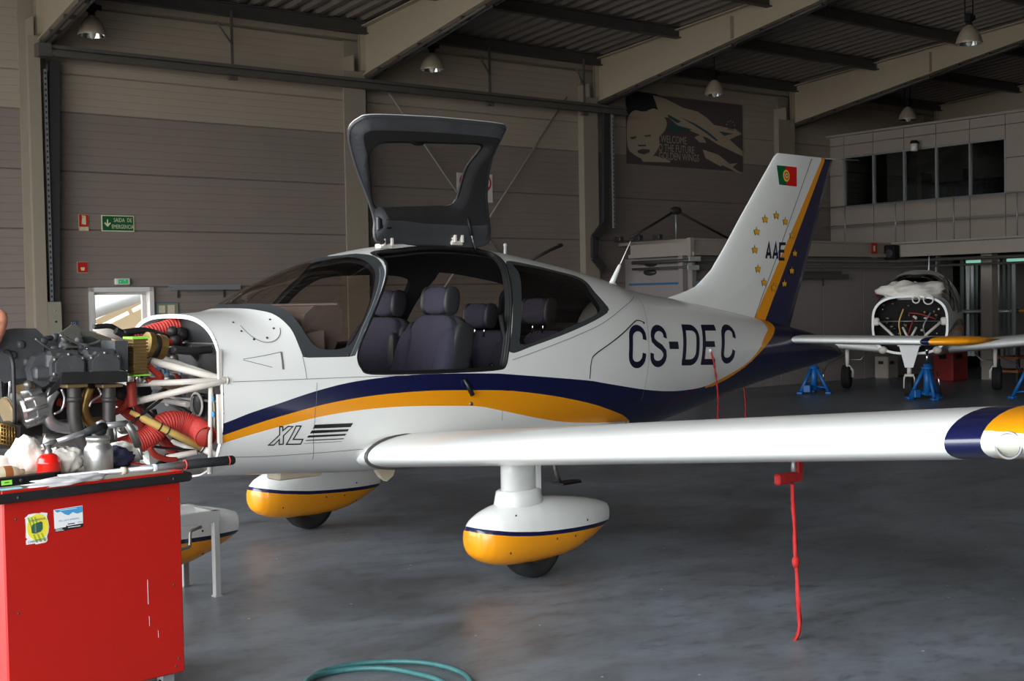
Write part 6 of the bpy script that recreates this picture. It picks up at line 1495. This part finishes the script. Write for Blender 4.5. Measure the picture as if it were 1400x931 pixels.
# bell lamps hung from the roof
def lamp(px, lab, w, n, zb, sc=1.0):
    t = thing('hangar_lamp', lab, 'lamp', HW(w, n, zb), HR, 'bell lamps under the roof')
    m = MB('lamp_metal'); m.lathe([(.175, 0), (.178, .008), (.168, .04), (.150, .10), (.115, .17), (.07, .225), (.045, .245), (.04, .25)], n=32); m.lathe([(.172, .004), (.162, .04), (.145, .10), (.11, .165), (.06, .22)], m='chrome', n=32); m.build('shade', t)
    m = MB('lamp_glass'); m.ball((0, 0, .05), (.05, .05, .09), nu=14, nv=10); m.build('bulb', t)
    m = MB('lamp_dark'); m.lathe([(.04, .245), (.045, .26), (.035, .30), (0, .30)], n=16); m.box((0, 0, .35), (.10, .09, .11), ch=.01); m.box((.06, 0, .36), (.12, .05, .06)); m.build('housing', t)
    m = MB('lamp_dark'); zz = roof_z(n)-zb
    for y in ((-.06, .06) if sc > 1 else (0,)): m.tube([(0, y, .38), (0, y, zz-.02)], .008, n=6)
    m.build('rod', t)
    return t
ZL = 5.0
for lab, q, sc in (('bell lamp nearest the left wall corner under the first roof beam', (5.726,15.735,5), 1), ('bell lamp hanging just above the raised cabin door', (10.644,15.409,5), 1), ('bell lamp hanging in front of the wall banner', (15.965,14.764,5), 1), ('bell lamp on two rods at the top right corner', (15.498,9.704,4.95), 2), ('bell lamp just above the office front', (21.236,14.624,4.95), 2)):
    lamp(None, lab, q[0], q[1], q[2], sc)
# small lamp and fittings on the gallery
t = thing('wall_lamp', 'small cylindrical lamp over the office windows', 'lamp', HW((21,14.258,4.293)[0]-.1, (21,14.258,4.293)[1], (21,14.258,4.293)[2]), HR)
m = MB('sign_white'); m.lathe([(0, 0), (.055, 0), (.065, .01), (.065, .14), (0, .14)], n=20); m.build('glass', t); m = MB('lamp_dark'); m.lathe([(.07, .14), (.072, .17), (.06, .20), (0, .20)], n=20); m.box((.06, 0, .17), (.14, .04, .04)); m.build('cap', t)
q = (20.5,14.479,2.242)
t = thing('loudspeaker', 'black box loudspeaker fixed at the gallery corner', 'speaker', HW(20.48, q[1], q[2]), HR)
m = MB('lamp_dark'); m.box((0, 0, .14), (.18, .24, .27), ch=.02); m.build('cabinet', t); m = MB('tray_dark'); m.lathe([(0, -.094), (.06, -.094), (.08, -.09)], (0, 0, .12), axis='x', n=20); m.build('cone', t)
t = thing('fire_sign', 'small red and cream fire sign on the gallery edge', 'sign', HW((20.032,14.55,2.352)[0], 14.55, (20.032,14.55,2.352)[2]), HR)
m = MB('sign_red'); m.box((0, 0, .10), (.17, .012, .20)); m.build('plate', t); m = MB('sign_cream'); m.box((0, -.008, .10), (.05, .003, .10)); m.box((0, -.002, -.04), (.16, .012, .06), 'cream'); m.build('symbol', t)
for i, px in enumerate((937, 935)):
    c_ = (15.074,14.5,2.226) if i == 0 else (15.038,14.5,2.082)
    t = thing('label_plate', ('upper' if i == 0 else 'lower')+' white plate on the corner pipes of the gallery', 'plate', HW(c_[0], 14.42, c_[2]), HR); m = MB('lamp_glass'); m.box((0, 0, 0), (.26, .02, .075)); m.build('plate', t); m = MB('conduit'); m.box((0, .03, 0), (.05, .05, .03)); m.build('clip', t)
for i, c_ in enumerate(((15.1,15.749,2.159), (15.1,14.809,2.14), (15.1,15.77,2.009), (15.1,14.862,2.009))):
    t = thing('bulkhead_lamp', 'oval bulkhead lamp under the gallery, %s' % ['upper one near the cable tray', 'upper one near the corner', 'lower one near the cable tray', 'lower one near the corner'][i], 'lamp', HW(15.38, c_[1], c_[2]+.03), HR)
    m = MB('tray_dark'); m.ball((0, 0, 0), (.07, .16, .055), nu=16, nv=8); m.build('body', t); m = MB('conduit'); m.box((.03, 0, 0), (.05, .06, .06)); m.build('base', t)
a_, b2 = (18.086,14.75,1.911), (19.257,14.75,1.852)
t = thing('wall_shelf', 'dark trough shelf on brackets under the gallery behind the tail', 'shelf', HW((a_[0]+b2[0])/2, GN+.16, a_[2]), HR); L_ = b2[0]-a_[0]+.5
m = MB('conduit'); m.box((-.2, -.10, .03), (L_, .16, .01)); m.box((-.2, -.18, .02), (L_, .008, .08)); m.box((-.2, -.02, .06), (L_, .008, .12)); m.build('trough', t)
for x in (-.55, .1):
    m = MB('dark_steel'); m.box((x, -.10, .0), (.025, .16, .012)); m.box((x, -.012, -.06), (.025, .012, .18)); m.build('bracket', t)
t = thing('notice', 'tiny red and blue notice on the pale wall left of the far cockpit', 'notice', HW((20.479,14.8,1.595)[0], GN+.17, (20.479,14.8,1.595)[2]), HR); m = MB('sign_blue'); m.box((.03, 0, 0), (.08, .012, .12)); m.box((-.05, 0, 0), (.08, .012, .12), 'sign_red'); m.build('plate', t)
# hoist sling standing on the gallery roof
t = thing('lifting_sling', 'dark lifting sling hung as a triangle above the gallery', 'sling', HW((15.005,14.774,2.62)[0], (15.005,14.774,2.62)[1], 2.57), HR)
c_ = (15.548,15.3,3.079); b_a, b_b = (14.478,15.3,2.565), (16.932,15.3,2.654); o_ = Vector((15.005,14.774,2.62)); o_.z = 2.57
m = MB('tray_light'); m.tube([Vector((c_[0], 15.3, 2.57))-o_, Vector((c_[0], 15.3, c_[2]))-o_], .018); m.build('post', t)
for b2 in (b_a, b_b):
    m = MB('tray_dark'); m.tube([Vector((c_[0], 15.3, c_[2]))-o_, Vector((b2[0], 15.3, 2.6))-o_], .022, n=6); m.build('strap', t)
m = MB('tray_dark'); m.ball(Vector((c_[0], 15.3, c_[2]))-o_, (.14, .05, .07), nu=12, nv=8); m.build('hook', t)
for i, px in enumerate((846, 872, 897)):
    q = [(14.79,15.919,2.6), (14.762,15.422,2.6), (14.928,15.122,2.6)][i]
    t = thing('roof_box', 'small dark box on the gallery roof, %s' % ['nearest the cable tray', 'the middle of three', 'nearest the sling'][i], 'box', HW(q[0], min(q[1], 16.0), 2.57), HR); m = MB('tray_dark'); m.box((0, 0, .04), (.1, .16, .08), ch=.01); m.build('case', t); m = MB('conduit'); m.box((0, 0, .09), (.02, .08, .02)); m.build('handle', t)

# ---- the second aircraft, jacked up at the back
O2 = (6.739,20.9,0); Y2 = math.radians(-113)
air2 = thing('light_aircraft', 'second light aircraft on jacks at the back, engine bay open and bare', 'aircraft', (O2[0], O2[1], 0), Y2)
make_fuselage(air2, False, 110, 32)
for nm in ('fin', 'rudder', 'stabilizer'):
    o = [c for c in kids(air) if c.name == nm][0]; dup(o, parent=air2)
for s in (1, -1): make_wing(air2, s, False)
m = MB('wood_orange'); m.add([(p[0], y, p[2]+.004) for y in (-3.2, -2.0) for p in wing_ring(y, 1, 1)[4:18]], [(i, i+1, 14+i+1, 14+i) for i in range(13)]); m.v = [(v[0], v[1], v[2]) for v in m.v]; m.build('wing_patch', air2)['label'] = 'dull orange patch on the wing'
m = MB('lamp_dark'); r = sect(1.40, .02); m.add(r, [tuple(range(len(r)))]); fw2 = m.build('firewall', air2)
m = MB('white_paint'); m.loft([sect(1.645, -.004, 64), sect(1.645, .03, 64), sect(1.50, .03, 64)], caps=False, smooth=False); m.build('cowl_rim', air2)
for s in (1, -1):
    m = MB('engine_white'); m.box((1.62, s*.50, 1.17), (.06, .10, .12), ch=.02); m.tube([(1.62, s*.47, 1.17), (1.72, s*.26, .98), (1.66, s*.12, .80)], .022); m.tube([(1.64, s*.10, 1.08), (1.7, s*.02, .92)], .018); m.ball((1.62, s*.40, .73), (.06, .07, .06)); m.build('mount_bracket', air2)
m = MB('steel')
for i in range(34):
    y, z = random.uniform(-.42, .42), random.uniform(.9, 1.45); m.ball((1.50, y, z), (.02, random.uniform(.01, .035), random.uniform(.01, .03)), random.choice(['steel', 'chrome', 'engine_white', 'dark_steel', 'brass']), nu=8, nv=6)
m.build('firewall_fittings', air2)['kind'] = 'stuff'
for pts, mt in (([(1.55, .38, 1.20), (1.58, .15, 1.28), (1.56, -.02, 1.30)], 'hose_dark_red'), ([(1.55, -.10, 1.36), (1.6, -.16, 1.15), (1.57, -.14, .95)], 'rod_yellow'), ([(1.55, .05, 1.2), (1.6, 0, 1.05), (1.57, -.05, .9)], 'hose_dark_red'), ([(1.55, .3, 1.3), (1.6, .2, 1.1), (1.57, .22, .95)], 'tray_light'), ([(1.52, -.5, 1.17), (1.52, .5, 1.17)], 'steel')):
    m = MB(mt); m.tube(spline(pts, 5), .012, n=6); m.build('hose', air2)
m = MB('white_paint'); m.loft([[(1.72, y*.15, .80) for y in (-1, 1)]+[(1.60, y*.15, .80) for y in (1, -1)], [(1.78, y*.06, .47) for y in (-1, 1)]+[(1.70, y*.06, .47) for y in (1, -1)]], smooth=False); m.box((1.74, 0, .83), (.08, .34, .07)); ng = m.build('nose_leg_door', air2)
m = MB('engine_white'); m.tube([(1.74, 0, .47), (1.74, 0, .36)], .035); m.box((1.74, 0, .35), (.05, .14, .04), ch=.01)
for s in (1, -1): m.tube([(1.74, s*.055, .36), (1.76, s*.075, .31), (1.76, s*.075, .15)], .013)
m.build('nose_fork', air2); make_tyre(air2, 1.76, 0, .165, .12, .165+.0)
for s in (1, -1):
    m = MB('engine_white'); m.tube([(.05, s*1.165, .86), (.05, s*1.165, .5), (.05, s*1.165, .36)], [.04, .034, .026]); m.tube([(.05, s*1.165, .42), (-.02, s*1.09, .32), (-.02, s*1.09, .2)], .025); m.tube([(.05, s*1.165, .6), (.05, s*1.5, .42), (.05, s*1.58, .24)], .012, 'tray_dark'); m.tube([(.02, s*1.165, .5), (.02, s*.95, .5), (.02, s*.85, .62)], .012, 'steel'); m.build('gear_leg', air2)
    make_tyre(air2, -.02, s*1.19, .20, .15, .21)
m = MB('white_paint'); m.tube([(-.6, .1, 1.96), (-.68, .1, 2.22)], [.015, .006]); m.build('whip_antenna', air2)
bl = blob('dust_sheet', 'bunched cream dust sheet over the nose of the far aircraft', 'sheet', (O2[0]+math.cos(Y2)*1.30, O2[1]+math.sin(Y2)*1.30, 1.50), (.28, .42, .16), 'cloth_white', 23, .42, freq=1.9); bl.rotation_euler = (0, 0, Y2)
ld = thing('sheet_loop', 'cream loop of cord hanging over the far engine bay', 'cord', (O2[0]+math.cos(Y2)*1.68, O2[1]+math.sin(Y2)*1.68, 1.40), Y2)
m = MB('cloth_white')
for y, r_ in ((.28, .07), (.10, .05)): m.tube([(0, y+r_*math.cos(u), .10+r_*math.sin(u)*1.0) for u in [2*math.pi*i/18 for i in range(18)]], .012, n=6, closed=True)
m.build('loops', ld)['kind'] = 'stuff'
# blue tripod jacks
def jack(at, h, lab, rz=0.0):
    t = thing('tripod_jack', lab, 'jack', at, rz, 'blue tripod jacks')
    m = MB('jack_blue'); m.tube([(0, 0, .06), (0, 0, h*.72)], .055, n=14); m.tube([(0, 0, h*.62), (0, 0, h*.66)], .085, n=14); m.build('cylinder', t)
    m = MB('chrome'); m.tube([(0, 0, h*.7), (0, 0, h)], .022, n=10); m.ball((0, 0, h), .03, nu=10, nv=7); m.build('ram', t)
    for k in range(3):
        a_ = 2*math.pi*k/3+.4; c_, s_ = math.cos(a_), math.sin(a_)
        m = MB('jack_blue'); m.tube([(.05*c_, .05*s_, h*.62), (.25*c_, .25*s_, .04)], .028, n=8); m.tube([(.04*c_, .04*s_, .12), (.20*c_, .20*s_, .10)], .014, n=6); m.box((.26*c_, .26*s_, .02), (.10, .10, .04), ch=.01); m.build('leg', t)
    m = MB('jack_blue'); m.box((-.16, .05, .09), (.10, .12, .12), ch=.01); m.tube([(-.12, .05, .10), (.14, -.12, .06)], .02); m.build('pump', t); m = MB('chrome'); m.tube([(.17, -.10, .05), (.10, -.12, .42)], .012); m.build('pump_handle', t)
jack((6.239,19.012,0), .74, 'blue tripod jack under the nose of the far aircraft', .2)
jack((4.895,20.53,0), .66, 'blue tripod jack seen under the tail cone of the near aircraft', 1.0)
jack((7.649,18.689,0), .70, 'blue tripod jack cut by the right edge of the frame', 2.0)
# clutter under the gallery
for nm, lab, q, s, mt, lid in (('storage_box', 'grey box by the pale wall left of the far nose wheel', (7.081,23.933,0), (.34, .3, .42), 'gallery', 'print_black'), ('tool_trolley', 'dark red trolley under the left wing of the far aircraft', (7.984,23.023,0), (.5, .4, .62), 'box_red', 'lamp_dark'), ('parts_rack', 'low rack with orange shelf boards by the strip curtain at far right', (9.086,22.711,0), (.7, .4, .6), 'tray_dark', 'wood_orange')):
    t = thing(nm, lab, nm.split('_')[-1], Vector(q), HR); m = MB(mt)
    if nm == 'parts_rack':
        for x in (-.33, .33):
            for y in (-.18, .18): m = MB(mt); m.box((x, y, .3), (.04, .04, .6)); m.build('leg', t)
        for z in (.18, .42): m = MB(lid); m.box((0, 0, z), (.72, .42, .04)); m.build('shelf_board', t)
    else:
        m.box((0, 0, s[2]/2), s, ch=.02); m.build('body', t); m = MB(lid); m.box((-.05, -s[1]/2-.005, s[2]*.72), (s[0]*.35, .01, s[2]*.14)); m.box((-s[0]/2-.005, 0, s[2]*.72), (.01, s[1]*.35, s[2]*.14)); m.build('label_panel', t)
# PVC strip curtain across the store opening, lamps behind it
for (n0, n1, lab) in ((14.2, 12.98, 'pale plastic strip curtain between the far aircraft and the pillar'), (12.62, 10.2, 'pale plastic strip curtain right of the pillar')):
    t = thing('strip_curtain', lab, 'curtain', HW(22.3, n0, 2.25), HR); k = int((n0-n1)/.11)
    m = MB('conduit'); m.box((0, (n1-n0)/2, .02), (.05, n0-n1, .05)); m.build('rail', t)
    me = None
    for i in range(k):
        if me is None:
            mb = MB('strip_pvc'); zs = [0, -.6, -1.2, -1.9]; mb.add([(.012*math.sin(a*2.2), -.045+.03*a, z) for z in zs for a in range(4)], [(j*4+a, j*4+a+1, j*4+5+a, j*4+4+a) for j in range(3) for a in range(3)], None, True); me = mb.mesh('strip')
        o = link('strip', me, t, (.02*math.sin(i*1.7), -i*.11-.05, 0)); o.rotation_euler = (0, .01*math.sin(i*2.3), .5*math.sin(i*1.3))
for i, (y, lab) in enumerate(((13.70, 'greenish strip light glowing above the left strip curtain'), (12.85, 'greenish strip light glowing above the right strip curtain'))):
    t = thing('strip_light', lab, 'light', HW(22.1, y, 2.185), HR); m = MB('lamp_green'); m.tube([(0, -.22, 0), (0, .22, 0)], .03, n=8); m.build('tube', t); m = MB('sign_white'); m.box((.04, 0, .03), (.06, .5, .03)); m.build('fitting', t)
# ---- outside, through the glazed exit door: a parked high-wing aircraft
ow = thing('parked_aircraft', 'sunlit white aircraft wing seen through the exit door glass', 'aircraft', HW(6.6, 22.0, -.26), HR)
OWB = Vector((6.6, 22.0, -.26))
def owp(l): return [(p[0]-OWB.x, p[2]-OWB.z) for p in l]
m = MB('outside_white'); m.prism(owp([(6.769,22,0.887),(6.79,22,1.583),(7.169,22,1.94),(9.437,22,2.787),(10.745,22,2.806),(10.74,22,2.599),(8.584,22,1.758)]), -.3, 1.2, axis='y'); m.build('wing', ow)
m = MB('outside_tan'); m.prism(owp([(7.113,22.3,0.994),(7.999,22.3,1.483),(9.187,22.3,1.86),(10.876,22.3,2.235),(10.812,22.3,-0.12),(7.087,22.3,0.106)]), .3, 1.4, axis='y'); m.build('fuselage', ow)
m = MB('outside_grey'); a_, b2 = [Vector(p)-OWB for p in [(6.865,21.5,1.237),(9.133,21.5,2.005)]]; m.tube([a_, b2], .11, n=12); m.build('wing_strut', ow)
m = MB('outside_white'); a_, b2 = [Vector(p)-OWB for p in [(7.672,21.7,1.174),(9.284,21.7,1.903)]]; m.tube([a_, a_.lerp(b2, .45)], .035, n=8); m.tube([a_.lerp(b2, .5), b2], .04, n=8); m.build('pitot_rail', ow)
for x in (-.8, .8):
    m = MB('tyre'); m.lathe([(.1, -.07), (.2, -.07), (.22, 0), (.2, .07), (.1, .07)], (x, .4, .22), axis='y', n=24); m.tube([(x, .5, .22), (x, .6, .8)], .04, 'outside_white'); m.build('wheel', ow)
